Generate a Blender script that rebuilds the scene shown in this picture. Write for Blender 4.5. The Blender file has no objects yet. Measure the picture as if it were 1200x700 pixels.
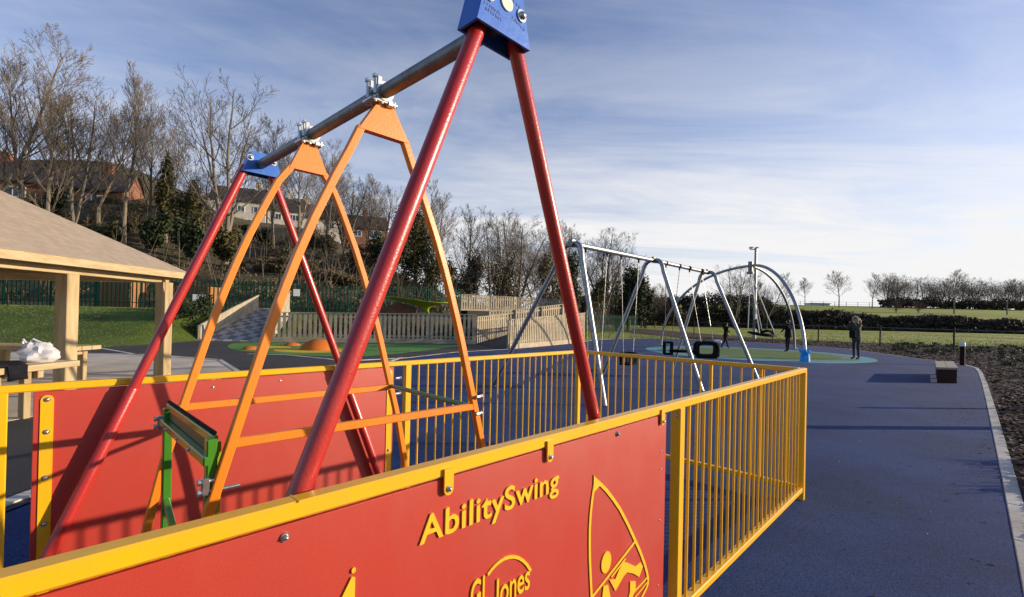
import bpy, math, random
from math import sin, cos, pi, radians as rad
from mathutils import Vector, Matrix, noise

scene = bpy.context.scene
COL = scene.collection
V = Vector
random.seed(7)

# ------------------------------------------------------------------ camera
CAM_H = 1.6188
PITCH, ROLL = 0.0059, 0.0221
FPX, CY = 553.5, 367.2
cam = bpy.data.cameras.new('camera')
cam.sensor_width = 36.0
cam.lens = 36.0 * FPX / 1200.0
cam.shift_y = (CY - 350.0) / 1200.0
cam.clip_start = 0.05
cam.clip_end = 3000
camo = bpy.data.objects.new('camera', cam)
COL.objects.link(camo)
camo.matrix_world = (Matrix.Translation((0, 0, CAM_H)) @ Matrix.Rotation(pi / 2 + PITCH, 4, 'X')
                     @ Matrix.Rotation(ROLL, 4, 'Z'))
scene.camera = camo

# ------------------------------------------------------------------ light
SUN_EL, SUN_AZ = rad(12.0), rad(4.0)          # azimuth counted from +x towards +y
sd = V((cos(SUN_EL) * cos(SUN_AZ), cos(SUN_EL) * sin(SUN_AZ), sin(SUN_EL)))
sun = bpy.data.lights.new('sun', 'SUN')
sun.energy = 4.9
sun.angle = rad(0.5)
sun.color = (1.0, 0.83, 0.62)
suno = bpy.data.objects.new('sun', sun)
COL.objects.link(suno)
suno.rotation_euler = sd.to_track_quat('Z', 'Y').to_euler()

world = bpy.data.worlds.new('World')
scene.world = world
world.use_nodes = True
wn, wl = world.node_tree.nodes, world.node_tree.links
wn.clear()


def wnode(t, **k):
    n = wn.new(t)
    for a, b in k.items():
        setattr(n, a, b)
    return n


def wmath(op, a, b=None, clamp=False):
    n = wnode('ShaderNodeMath', operation=op, use_clamp=clamp)
    for i, s in enumerate((a, b)):
        if s is None:
            continue
        if isinstance(s, (int, float)):
            n.inputs[i].default_value = s
        else:
            wl.new(s, n.inputs[i])
    return n.outputs[0]


sky = wnode('ShaderNodeTexSky', sky_type='NISHITA')
sky.sun_disc = False
sky.sun_elevation = SUN_EL
sky.sun_rotation = pi / 2 - SUN_AZ
sky.air_density = 1.0
sky.dust_density = 1.0
sky.ozone_density = 2.0
tc = wnode('ShaderNodeTexCoord')
sx = wnode('ShaderNodeSeparateXYZ')
wl.new(tc.outputs['Generated'], sx.inputs[0])
X, Y, Z = sx.outputs
zc = wmath('MAXIMUM', Z, 0.0)
den = wmath('ADD', zc, 0.07)
cx = wmath('DIVIDE', X, den)
cyy = wmath('DIVIDE', Y, den)
cmb = wnode('ShaderNodeCombineXYZ')
wl.new(cx, cmb.inputs[0])
wl.new(cyy, cmb.inputs[1])
mp = wnode('ShaderNodeMapping')
mp.inputs['Rotation'].default_value = (0, 0, rad(-24))
mp.inputs['Scale'].default_value = (0.30, 0.80, 1)
wl.new(cmb.outputs[0], mp.inputs[0])
n1 = wnode('ShaderNodeTexNoise')
n1.inputs['Scale'].default_value = 1.1
n1.inputs['Detail'].default_value = 8
n1.inputs['Roughness'].default_value = 0.64
n1.inputs['Distortion'].default_value = 1.1
wl.new(mp.outputs[0], n1.inputs['Vector'])
mp2 = wnode('ShaderNodeMapping')
mp2.inputs['Rotation'].default_value = (0, 0, rad(-10))
mp2.inputs['Scale'].default_value = (0.22, 0.30, 1)
mp2.inputs['Location'].default_value = (3.1, 1.7, 0)
wl.new(cmb.outputs[0], mp2.inputs[0])
n2 = wnode('ShaderNodeTexNoise')
n2.inputs['Scale'].default_value = 0.7
n2.inputs['Detail'].default_value = 4
wl.new(mp2.outputs[0], n2.inputs['Vector'])
# cloud amount: more towards the horizon, most towards the low sun
low = wmath('SUBTRACT', 1.0, wmath('MULTIPLY', zc, 1.95, True), True)
low = wmath('POWER', low, 1.25)
side = wmath('MULTIPLY', wmath('ADD', X, 1.15), 0.60, True)
front = wmath('ADD', wmath('MULTIPLY', Y, 1.6), 0.55, True)      # the cloud bank lies ahead, clear sky behind
amt = wmath('MULTIPLY', wmath('MULTIPLY', low, wmath('ADD', wmath('MULTIPLY', side, 0.95), 0.22)), front)
str_ = wmath('ADD', wmath('MULTIPLY', wmath('SUBTRACT', n1.outputs['Fac'], 0.47), 3.0),
             wmath('MULTIPLY', wmath('SUBTRACT', n2.outputs['Fac'], 0.5), 0.9))
cf = wmath('ADD', wmath('MULTIPLY', amt, 1.12), wmath('MULTIPLY', str_, wmath('MULTIPLY', wmath('ADD', wmath('MULTIPLY', low, 0.55), 0.32), front)), True)
n3 = wnode('ShaderNodeTexNoise')
n3.inputs['Scale'].default_value = 2.6
n3.inputs['Detail'].default_value = 7
n3.inputs['Distortion'].default_value = 1.2
wl.new(mp.outputs[0], n3.inputs['Vector'])
veil = wmath('MULTIPLY', wmath('ADD', wmath('MULTIPLY', wmath('SUBTRACT', n3.outputs['Fac'], 0.5), 0.45), 0.07), wmath('ADD', wmath('MULTIPLY', Y, 0.8), 0.5, True), True)
cf = wmath('ADD', wmath('MULTIPLY', cf, 0.93, True), veil, True)
mix = wnode('ShaderNodeMix', data_type='RGBA')
wl.new(cf, mix.inputs[0])
tint = wnode('ShaderNodeMix', data_type='RGBA', blend_type='MULTIPLY')
tint.inputs[0].default_value = 1.0
tint.inputs[7].default_value = (0.90, 0.90, 1.13, 1)
wl.new(sky.outputs[0], tint.inputs[6])
wl.new(tint.outputs[2], mix.inputs[6])
mix.inputs[7].default_value = (5.1, 5.05, 5.05, 1)
bg = wnode('ShaderNodeBackground')
bg.inputs[1].default_value = 0.15
wl.new(mix.outputs[2], bg.inputs[0])
wo = wnode('ShaderNodeOutputWorld')
wl.new(bg.outputs[0], wo.inputs[0])

scene.view_settings.view_transform = 'Standard'
scene.view_settings.look = 'None'
scene.view_settings.exposure = 0.28
scene.view_settings.gamma = 1.0
scene.view_settings.use_curve_mapping = False


# ------------------------------------------------------------------ helpers
def tag(o, label=None, cat=None, group=None, kind=None):
    if label: o['label'] = label
    if cat: o['category'] = cat
    if group: o['group'] = group
    if kind: o['kind'] = kind
    return o


def thing(name, label, cat, loc=(0, 0, 0), group=None):
    o = bpy.data.objects.new(name, None)
    COL.objects.link(o)
    o.location = loc
    o.empty_display_size = 0.2
    return tag(o, label, cat, group)


def copy_tree(o, parent=None):
    c = o.copy()
    COL.objects.link(c)
    if parent:
        c.parent = parent
    for ch in [k for k in bpy.data.objects if k.parent == o]:
        copy_tree(ch, c)
    return c


class MB:
    """collects faces; world coordinates"""
    def __init__(s):
        s.v, s.f, s.m = [], [], []

    def add(s, vs, fs, mi=0):
        b = len(s.v)
        s.v.extend(vs)
        for f in fs:
            s.f.append(tuple(i + b for i in f))
            s.m.append(mi)

    def box(s, c, ax, half, mi=0, bev=0.0):
        """oriented box: centre c, axes ax (3 unit vectors), half sizes"""
        c = V(c)
        ax = [V(a) for a in ax]
        if bev <= 0:
            vs = [c + ax[0] * (half[0] * i) + ax[1] * (half[1] * j) + ax[2] * (half[2] * k)
                  for i in (-1, 1) for j in (-1, 1) for k in (-1, 1)]
            s.add(vs, [(0, 1, 3, 2), (4, 6, 7, 5), (0, 4, 5, 1), (2, 3, 7, 6), (0, 2, 6, 4), (1, 5, 7, 3)], mi)
            return s
        # chamfered box (24 verts)
        b = min(bev, min(half) * .45)
        idx, vs = {}, []
        for i in (-1, 1):
            for j in (-1, 1):
                for k in (-1, 1):
                    for w in range(3):
                        h = [half[0] - b, half[1] - b, half[2] - b]
                        h[w] = half[w]
                        idx[(i, j, k, w)] = len(vs)
                        vs.append(c + ax[0] * (h[0] * i) + ax[1] * (h[1] * j) + ax[2] * (h[2] * k))
        fs = []
        q = [(-1, -1), (1, -1), (1, 1), (-1, 1)]
        for sg in (-1, 1):
            fs.append([idx[(sg, a, b_, 0)] for a, b_ in q][::sg])
            fs.append([idx[(a, sg, b_, 1)] for a, b_ in q][::-sg])
            fs.append([idx[(a, b_, sg, 2)] for a, b_ in q][::sg])
        for a in (-1, 1):
            for b_ in (-1, 1):
                fs.append([idx[(-1, a, b_, 1)], idx[(1, a, b_, 1)], idx[(1, a, b_, 2)], idx[(-1, a, b_, 2)]][::-a * b_])
                fs.append([idx[(a, -1, b_, 0)], idx[(a, 1, b_, 0)], idx[(a, 1, b_, 2)], idx[(a, -1, b_, 2)]][::a * b_])
                fs.append([idx[(a, b_, -1, 0)], idx[(a, b_, 1, 0)], idx[(a, b_, 1, 1)], idx[(a, b_, -1, 1)]][::-a * b_])
        for i in (-1, 1):
            for j in (-1, 1):
                for k in (-1, 1):
                    fs.append([idx[(i, j, k, 0)], idx[(i, j, k, 1)], idx[(i, j, k, 2)]][::i * j * k])
        s.add(vs, fs, mi)
        return s

    def aabb(s, lo, hi, mi=0, bev=0.0):
        lo, hi = V(lo), V(hi)
        return s.box((lo + hi) / 2, ((1, 0, 0), (0, 1, 0), (0, 0, 1)), (hi - lo) / 2, mi, bev)

    def bar(s, a, b, w, h, up=(0, 0, 1), mi=0, bev=0.0):
        """square section bar from a to b, width w (sideways), height h (along up)"""
        a, b = V(a), V(b)
        x = (b - a).normalized()
        y = V(up).cross(x).normalized()
        z = x.cross(y)
        return s.box((a + b) / 2, (x, y, z), ((b - a).length / 2, w / 2, h / 2), mi, bev)

    def tube(s, pts, r, n=12, mi=0, cap=True, r2=None):
        pts = [V(p) for p in pts]
        rs = r if isinstance(r, (list, tuple)) else [r + ((r2 - r) * i / (len(pts) - 1) if r2 is not None else 0) for i in range(len(pts))]
        t0 = (pts[1] - pts[0]).normalized()
        up = V((0, 0, 1)) if abs(t0.z) < .9 else V((1, 0, 0))
        nrm = t0.cross(up).normalized()
        vs = []
        for i, p in enumerate(pts):
            if i == 0: t = t0
            elif i == len(pts) - 1: t = (pts[i] - pts[i - 1]).normalized()
            else: t = ((pts[i + 1] - p).normalized() + (p - pts[i - 1]).normalized()).normalized()
            nrm = (nrm - t * nrm.dot(t)).normalized()
            bn = t.cross(nrm)
            for k in range(n):
                a = 2 * pi * k / n
                vs.append(p + (nrm * cos(a) + bn * sin(a)) * rs[i])
        fs = []
        for i in range(len(pts) - 1):
            for k in range(n):
                k2 = (k + 1) % n
                fs.append((i * n + k, i * n + k2, (i + 1) * n + k2, (i + 1) * n + k))
        if cap:
            fs.append(tuple(range(n))[::-1])
            fs.append(tuple((len(pts) - 1) * n + k for k in range(n)))
        s.add(vs, fs, mi)
        return s

    def disc(s, c, axis, r, h, n=16, mi=0, r2=None):
        c, axis = V(c), V(axis).normalized()
        return s.tube([c, c + axis * h], r, n, mi, True, r2)

    def dome(s, c, axis, r, h, n=14, rings=4, mi=0):
        c, axis = V(c), V(axis).normalized()
        pts = [c + axis * (h * sin(pi / 2 * i / rings)) for i in range(rings + 1)]
        rs = [max(r * cos(pi / 2 * i / rings), r * .03) for i in range(rings + 1)]
        return s.tube(pts, rs, n, mi, True)

    def prism(s, poly, O, ax, ay, az, t0, t1, mi=0):
        """polygon (list of 2d) in plane O + ax*x + ay*y, extruded along az from t0 to t1"""
        O, ax, ay, az = V(O), V(ax), V(ay), V(az)
        n = len(poly)
        vs = [O + ax * x + ay * y + az * t0 for x, y in poly] + [O + ax * x + ay * y + az * t1 for x, y in poly]
        fs = [tuple(range(n))[::-1], tuple(range(n, 2 * n))]
        fs += [(i, (i + 1) % n, n + (i + 1) % n, n + i) for i in range(n)]
        s.add(vs, fs, mi)
        return s

    def build(s, name, mat, parent=None, smooth=False, origin=None):
        mats = mat if isinstance(mat, (list, tuple)) else [mat]
        if origin is None:
            if parent is not None:
                origin = parent.location
            elif s.v:
                n = len(s.v)
                origin = V((sum(v[0] for v in s.v) / n, sum(v[1] for v in s.v) / n, min(v[2] for v in s.v)))
            else:
                origin = V((0, 0, 0))
        if parent is not None and parent.type != 'EMPTY':
            p, off = parent, V((0, 0, 0))
            while p is not None:
                off = off + V(p.location)
                p = p.parent
            loc = V((0, 0, 0))
            org = off
        elif parent is not None:
            org, loc = V(parent.location), V((0, 0, 0))
        else:
            org, loc = V(origin), V(origin)
        me = bpy.data.meshes.new(name)
        me.from_pydata([(v[0] - org[0], v[1] - org[1], v[2] - org[2]) for v in s.v], [], s.f)
        for m in mats:
            me.materials.append(m)
        if len(mats) > 1:
            me.polygons.foreach_set('material_index', s.m)
        if smooth:
            me.polygons.foreach_set('use_smooth', [True] * len(me.polygons))
            try:
                me.set_sharp_from_angle(angle=rad(40))
            except Exception:
                pass
        me.update()
        o = bpy.data.objects.new(name, me)
        COL.objects.link(o)
        o.location = loc
        if parent is not None:
            o.parent = parent
        return o


# ------------------------------------------------------------------ materials
def new_mat(name):
    m = bpy.data.materials.new(name)
    m.use_nodes = True
    return m, m.node_tree.nodes, m.node_tree.links, m.node_tree.nodes['Principled BSDF']


def mat(name, c, rough=.5, metal=0, c2=None, scale=8, stretch=(1, 1, 1), bump=0, bscale=None, spec=.5, coat=0, detail=5, lo=.35, hi=.65, rvar=0):
    m, n, l, p = new_mat(name)
    p.inputs['Base Color'].default_value = (*c, 1)
    p.inputs['Roughness'].default_value = rough
    p.inputs['Metallic'].default_value = metal
    p.inputs['Specular IOR Level'].default_value = spec
    if coat:
        p.inputs['Coat Weight'].default_value = coat
        p.inputs['Coat Roughness'].default_value = .15
    t = n.new('ShaderNodeTexCoord')
    mpn = n.new('ShaderNodeMapping')
    mpn.inputs['Scale'].default_value = stretch
    l.new(t.outputs['Object'], mpn.inputs[0])
    if c2 or rvar:
        ns = n.new('ShaderNodeTexNoise')
        ns.inputs['Scale'].default_value = scale
        ns.inputs['Detail'].default_value = detail
        ns.inputs['Roughness'].default_value = .6
        l.new(mpn.outputs[0], ns.inputs['Vector'])
        r = n.new('ShaderNodeMapRange')
        r.inputs[1].default_value = lo
        r.inputs[2].default_value = hi
        l.new(ns.outputs['Fac'], r.inputs[0])
        if c2:
            mx = n.new('ShaderNodeMix')
            mx.data_type = 'RGBA'
            mx.inputs[6].default_value = (*c, 1)
            mx.inputs[7].default_value = (*c2, 1)
            l.new(r.outputs[0], mx.inputs[0])
            l.new(mx.outputs[2], p.inputs['Base Color'])
        if rvar:
            r2 = n.new('ShaderNodeMapRange')
            r2.inputs[3].default_value = max(rough - rvar, .05)
            r2.inputs[4].default_value = min(rough + rvar, 1)
            l.new(r.outputs[0], r2.inputs[0])
            l.new(r2.outputs[0], p.inputs['Roughness'])
    if bump:
        nb = n.new('ShaderNodeTexNoise')
        nb.inputs['Scale'].default_value = bscale or scale * 4
        nb.inputs['Detail'].default_value = 4
        l.new(mpn.outputs[0], nb.inputs['Vector'])
        b = n.new('ShaderNodeBump')
        b.inputs['Strength'].default_value = min(bump, 1)
        b.inputs['Distance'].default_value = .01
        l.new(nb.outputs['Fac'], b.inputs['Height'])
        l.new(b.outputs[0], p.inputs['Normal'])
    return m


def speck(name, c, c2, c3, scale, rough=.9, big=.15, bump=.4, var=.22):
    """granular ground: fine two-tone grain over a slow patchy variation"""
    m, n, l, p = new_mat(name)
    p.inputs['Roughness'].default_value = rough
    p.inputs['Specular IOR Level'].default_value = .25
    t = n.new('ShaderNodeTexCoord')
    ns = n.new('ShaderNodeTexNoise')
    ns.inputs['Scale'].default_value = scale
    ns.inputs['Detail'].default_value = 3
    ns.inputs['Roughness'].default_value = .75
    l.new(t.outputs['Object'], ns.inputs['Vector'])
    rp = n.new('ShaderNodeValToRGB')
    rp.color_ramp.elements[0].position = .34
    rp.color_ramp.elements[0].color = (*c2, 1)
    rp.color_ramp.elements[1].position = .66
    rp.color_ramp.elements[1].color = (*c3, 1)
    e = rp.color_ramp.elements.new(.5)
    e.color = (*c, 1)
    l.new(ns.outputs['Fac'], rp.inputs[0])
    nb = n.new('ShaderNodeTexNoise')
    nb.inputs['Scale'].default_value = big
    nb.inputs['Detail'].default_value = 8
    nb.inputs['Roughness'].default_value = .6
    l.new(t.outputs['Object'], nb.inputs['Vector'])
    mr = n.new('ShaderNodeMapRange')
    mr.inputs[1].default_value = .3
    mr.inputs[2].default_value = .7
    mr.inputs[3].default_value = 1 - var
    mr.inputs[4].default_value = 1 + var
    l.new(nb.outputs['Fac'], mr.inputs[0])
    mx = n.new('ShaderNodeMix')
    mx.data_type = 'RGBA'
    mx.blend_type = 'MULTIPLY'
    mx.inputs[0].default_value = 1
    l.new(rp.outputs[0], mx.inputs[6])
    cb = n.new('ShaderNodeCombineXYZ')
    for i in range(3):
        l.new(mr.outputs[0], cb.inputs[i])
    l.new(cb.outputs[0], mx.inputs[7])
    l.new(mx.outputs[2], p.inputs['Base Color'])
    b = n.new('ShaderNodeBump')
    b.inputs['Strength'].default_value = bump
    b.inputs['Distance'].default_value = .004
    l.new(ns.outputs['Fac'], b.inputs['Height'])
    l.new(b.outputs[0], p.inputs['Normal'])
    return m


def foliage(name, c, c2, rough=.7, trans=.25, scale=.9):
    """leaf clumps: tone differs leaf by leaf and clump by clump"""
    m, n, l, p = new_mat(name)
    g = n.new('ShaderNodeNewGeometry')
    mx = n.new('ShaderNodeMix')
    mx.data_type = 'RGBA'
    mx.inputs[6].default_value = (*c, 1)
    mx.inputs[7].default_value = (*c2, 1)
    t = n.new('ShaderNodeTexCoord')
    ns = n.new('ShaderNodeTexNoise')
    ns.inputs['Scale'].default_value = scale
    ns.inputs['Detail'].default_value = 3
    l.new(t.outputs['Object'], ns.inputs['Vector'])
    a = n.new('ShaderNodeMath')
    a.operation = 'MULTIPLY_ADD'
    a.inputs[1].default_value = .55
    a.use_clamp = True
    l.new(g.outputs['Random Per Island'], a.inputs[0])
    r = n.new('ShaderNodeMapRange')
    r.inputs[1].default_value = .35
    r.inputs[2].default_value = .65
    r.inputs[4].default_value = .5
    l.new(ns.outputs['Fac'], r.inputs[0])
    l.new(r.outputs[0], a.inputs[2])
    l.new(a.outputs[0], mx.inputs[0])
    l.new(mx.outputs[2], p.inputs['Base Color'])
    p.inputs['Roughness'].default_value = rough
    p.inputs['Specular IOR Level'].default_value = .3
    return m


def wear(m, dust=(.45, .38, .30), amt=.22, scale=1.3, streak=.25):
    """thin dust and rain marks with a shape of their own over a paint"""
    n, l = m.node_tree.nodes, m.node_tree.links
    p = n['Principled BSDF']
    if p.inputs['Base Color'].is_linked:
        src = p.inputs['Base Color'].links[0].from_socket
    else:
        rgb = n.new('ShaderNodeRGB')
        rgb.outputs[0].default_value = tuple(p.inputs['Base Color'].default_value)
        src = rgb.outputs[0]
    t = n.new('ShaderNodeTexCoord')
    mpn = n.new('ShaderNodeMapping')
    mpn.inputs['Scale'].default_value = (1, 1, streak)
    l.new(t.outputs['Object'], mpn.inputs[0])
    a = n.new('ShaderNodeTexNoise'); a.inputs['Scale'].default_value = scale * 6; a.inputs['Detail'].default_value = 9; a.inputs['Roughness'].default_value = .72
    l.new(mpn.outputs[0], a.inputs['Vector'])
    r = n.new('ShaderNodeMapRange'); r.inputs[1].default_value = .50; r.inputs[2].default_value = .82; r.inputs[4].default_value = amt
    l.new(a.outputs['Fac'], r.inputs[0])
    v = n.new('ShaderNodeTexNoise'); v.inputs['Scale'].default_value = 260; v.inputs['Detail'].default_value = 1
    l.new(t.outputs['Object'], v.inputs['Vector'])
    r2 = n.new('ShaderNodeMapRange'); r2.inputs[1].default_value = .70; r2.inputs[2].default_value = .76; r2.inputs[4].default_value = amt * 1.6
    l.new(v.outputs['Fac'], r2.inputs[0])
    mx = n.new('ShaderNodeMath'); mx.operation = 'MAXIMUM'
    l.new(r.outputs[0], mx.inputs[0]); l.new(r2.outputs[0], mx.inputs[1])
    c = n.new('ShaderNodeMix'); c.data_type = 'RGBA'
    c.inputs[7].default_value = (*dust, 1)
    l.new(mx.outputs[0], c.inputs[0]); l.new(src, c.inputs[6]); l.new(c.outputs[2], p.inputs['Base Color'])


RED = mat('red_paint', (.47, .026, .020), .33, c2=(.42, .021, .016), scale=5, coat=.35, bump=.12, bscale=160, rvar=.08)
ORANGE = mat('orange_paint', (.85, .24, .012), .38, c2=(.78, .21, .01), scale=6, bump=.08, bscale=120, rvar=.07)
YELLOW = mat('yellow_paint', (.86, .46, .008), .34, c2=(.80, .42, .008), scale=4, bump=.03, bscale=140, coat=.2, rvar=.05)
GREEN = mat('green_paint', (.05, .20, .02), .25, coat=.5, c2=(.06, .24, .02), scale=10)
BLUEP = mat('blue_paint', (.015, .12, .52), .4, c2=(.02, .15, .58), scale=9, bump=.1)
PANEL = mat('red_plastic_panel', (.47, .040, .021), .42, c2=(.43, .034, .018), scale=3, bump=.14, bscale=700, spec=.75, rvar=.05)
LETTER = mat('yellow_plastic', (.82, .47, .012), .45, bump=.1, bscale=200)
wear(RED, amt=.10)
wear(ORANGE, amt=.10)
wear(YELLOW, dust=(.40, .27, .10), amt=.22)
wear(PANEL, dust=(.48, .20, .14), amt=.10, scale=.8)
wear(BLUEP, amt=.12)
wear(LETTER, dust=(.5, .3, .1), amt=.2)
DARKTXT = mat('engraved_dark_blue', (.008, .03, .14), .6)
GALV = mat('galvanised_steel', (.42, .43, .44), .42, metal=.85, c2=(.28, .29, .30), scale=22, bump=.15, bscale=60, rvar=.12)
GALVD = mat('weathered_steel', (.24, .235, .225), .45, metal=.7, c2=(.16, .15, .14), scale=12, bump=.15, bscale=60)
ZINC = mat('zinc_bright', (.62, .62, .60), .33, metal=.9, c2=(.45, .45, .43), scale=40)
BLACK = mat('black_rubber', (.007, .007, .008), .8, c2=(.012, .012, .012), scale=20, spec=.15)
DARKM = mat('dark_metal', (.012, .013, .013), .75, spec=.2)
TIMBER = mat('pale_timber', (.50, .38, .20), .8, c2=(.33, .235, .115), scale=5.5, stretch=(1.6, 1.6, .16), bump=.3, bscale=30, rvar=.08)
TIMBERH = mat('pale_timber_sawn', (.50, .39, .22), .8, c2=(.38, .28, .14), scale=7, stretch=(.3, .3, 2), bump=.3, bscale=34)
PICKET = mat('weathered_picket', (.48, .41, .28), .85, c2=(.34, .28, .19), scale=2.4, bump=.25, bscale=20)
BENCHW = mat('bench_top_wood', (.40, .34, .25), .7, c2=(.28, .22, .15), scale=6, stretch=(.6, .6, 1), bump=.3)
BENCHR = mat('bench_red_wood', (.030, .007, .005), .7, c2=(.016, .005, .004), scale=7, bump=.3, spec=.2)
ROOFT = mat('pavilion_shingle', (.37, .295, .215), .95, c2=(.30, .24, .175), scale=5.0, bump=.7, bscale=40, stretch=(1, 1, 1))
BRICK = mat('red_brick', (.27, .125, .07), .85, c2=(.20, .09, .05), scale=9, bump=.3)
ROOFD = mat('dark_roof_tile', (.060, .046, .038), .85, c2=(.035, .028, .025), scale=1.6, bump=.4, bscale=8)
RENDER = mat('cream_render', (.66, .60, .48), .9, c2=(.56, .50, .40), scale=1.4)
STONEW = mat('tan_stone_wall', (.42, .33, .21), .9, c2=(.33, .26, .16), scale=4)
GLASS = mat('window_glass', (.06, .075, .09), .12, spec=.7)
WHITE = mat('white_paint', (.78, .78, .76), .5, c2=(.70, .70, .68), scale=6)
BARK = mat('bare_bark', (.17, .135, .095), .9, c2=(.25, .21, .15), scale=1.4, stretch=(1, 1, .3))
BARK2 = mat('grey_bark', (.24, .21, .16), .9, c2=(.15, .125, .09), scale=1.6, stretch=(1, 1, .3))
TWIG = mat('twigs', (.115, .09, .066), .9, c2=(.175, .14, .105), scale=.8)
TWIGR = mat('reddish_twigs', (.12, .055, .042), .9, c2=(.17, .09, .06), scale=.8)
EVG = foliage('evergreen_leaves', (.012, .024, .008), (.042, .058, .016))
EVGO = foliage('olive_leaves', (.035, .035, .013), (.12, .105, .035))
IVY = foliage('ivy_leaves', (.012, .028, .008), (.045, .085, .02))
SCRUBM = foliage('scrub_twiggy', (.050, .040, .020), (.17, .13, .062), scale=.35)
HEDGEM = foliage('hedge_brown', (.030, .024, .016), (.085, .065, .035), scale=.25)
GRASS = speck('grass', (.22, .25, .028), (.16, .19, .02), (.29, .31, .045), 5, big=.12, bump=.9)
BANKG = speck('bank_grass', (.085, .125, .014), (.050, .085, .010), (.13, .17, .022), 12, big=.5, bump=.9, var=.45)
FIELD = speck('field_grass', (.25, .27, .028), (.19, .215, .02), (.32, .33, .045), 1.6, big=.09, bump=.5, var=.35)
HILLM = speck('hill_undergrowth', (.085, .068, .032), (.045, .045, .018), (.14, .11, .06), 2.2, big=.14, bump=.9)
BLUER = speck('blue_rubber', (.017, .040, .122), (.006, .016, .058), (.040, .078, .205), 90, big=.75, var=.32, bump=.6)
TEALR = speck('teal_rubber', (.10, .30, .33), (.07, .22, .25), (.15, .38, .40), 120, big=.5)
OLIVER = speck('olive_green_rubber', (.105, .170, .045), (.07, .12, .03), (.15, .22, .07), 120, big=.5)
GREENR = speck('green_rubber', (.09, .23, .045), (.06, .17, .03), (.13, .29, .07), 100, big=.5)
YELR = speck('yellow_rubber', (.60, .40, .03), (.50, .33, .02), (.70, .48, .05), 100)
ORR = speck('orange_rubber', (.55, .14, .02), (.45, .11, .015), (.64, .19, .03), 90)
TARMAC = speck('tarmac', (.052, .049, .047), (.032, .030, .029), (.085, .080, .076), 110, big=.4, bump=.8)
SLAB = speck('concrete_paving', (.55, .47, .37), (.46, .40, .31), (.62, .54, .43), 30, big=.7, var=.3)
KERB = speck('concrete_kerb', (.50, .46, .40), (.42, .39, .33), (.58, .54, .47), 45, big=1.2, var=.35)
MULCHB = speck('mulch_base', (.045, .026, .015), (.016, .010, .006), (.10, .062, .036), 26, big=.8, bump=1)
CHIP = foliage('mulch_chips', (.026, .014, .008), (.28, .16, .085), scale=1.1)
LEAFL = foliage('low_plants', (.03, .05, .015), (.085, .105, .03), scale=1.1)
SKIN = mat('skin', (.48, .27, .18), .55)
COAT = mat('olive_parka', (.10, .105, .075), .85, c2=(.035, .038, .028), scale=14, bump=.3)
DARKCL = mat('dark_cloth', (.010, .010, .013), .95, c2=(.016, .016, .02), scale=14, bump=.3, spec=.1)
JEANS = mat('dark_jeans', (.018, .024, .045), .85, c2=(.03, .036, .06), scale=18)
FUR = mat('fur_trim', (.62, .50, .36), .95, c2=(.42, .30, .18), scale=50, bump=.8)
HAIR = mat('dark_hair', (.018, .011, .008), .6)
CYANB = mat('bright_blue_pad', (.02, .40, .85), .5, c2=(.015, .34, .78), scale=6)
LIME = mat('lime_fabric', (.30, .42, .012), .45, c2=(.24, .36, .01), scale=2)
BROWNP = mat('brown_panel', (.20, .085, .035), .7, c2=(.13, .06, .025), scale=2)
GFENCE = mat('green_fence_paint', (.007, .045, .028), .8, spec=.15)
SHEDW = mat('orange_brown_timber', (.36, .17, .055), .8, c2=(.26, .12, .04), scale=3, stretch=(1, 1, .2))

# plastic carrier bag: thin white film
PLAST, n_, l_, p_ = new_mat('white_plastic_film')
p_.inputs['Base Color'].default_value = (.80, .79, .78, 1)
p_.inputs['Roughness'].default_value = .3
p_.inputs['Transmission Weight'].default_value = .25
p_.inputs['Subsurface Weight'].default_value = .1

# paving embankment with light and dark blocks set like a chequer
CHECK, n_, l_, p_ = new_mat('chequered_blocks')
t_ = n_.new('ShaderNodeTexCoord')
bt = n_.new('ShaderNodeTexBrick')
bt.offset = .5
bt.inputs['Color1'].default_value = (.20, .185, .165, 1)
bt.inputs['Color2'].default_value = (.20, .185, .165, 1)
bt.inputs['Mortar'].default_value = (.06, .055, .05, 1)
bt.inputs['Scale'].default_value = 1
bt.inputs['Mortar Size'].default_value = .012
bt.inputs['Brick Width'].default_value = .62
bt.inputs['Row Height'].default_value = .36
ck = n_.new('ShaderNodeTexChecker')
ck.inputs['Color1'].default_value = (.42, .385, .33, 1)
ck.inputs['Color2'].default_value = (.19, .175, .155, 1)
ck.inputs['Scale'].default_value = 1.0
mpn_ = n_.new('ShaderNodeMapping')
mpn_.inputs['Scale'].default_value = (2.5, 2.0, 2.0)
l_.new(t_.outputs['Object'], mpn_.inputs[0])
l_.new(mpn_.outputs[0], ck.inputs[0])
l_.new(ck.outputs[0], p_.inputs['Base Color'])
p_.inputs['Roughness'].default_value = .85

# ------------------------------------------------------------------ enclosure frame of reference
D = V((0.69384804, 0.72012144, 0))      # along the long railings, away from the camera
Ev = V((-0.72012144, 0.69384804, 0))    # across to the far railing
UP = V((0, 0, 1))
C1 = V((2.62440058, 4.29717732, 0))
LW = 2.4826


def W(u, v, z=0.0):
    return C1 + D * u + Ev * v + UP * z


def smooth(t):
    t = max(0.0, min(1.0, t))
    return t * t * (3 - 2 * t)


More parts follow.
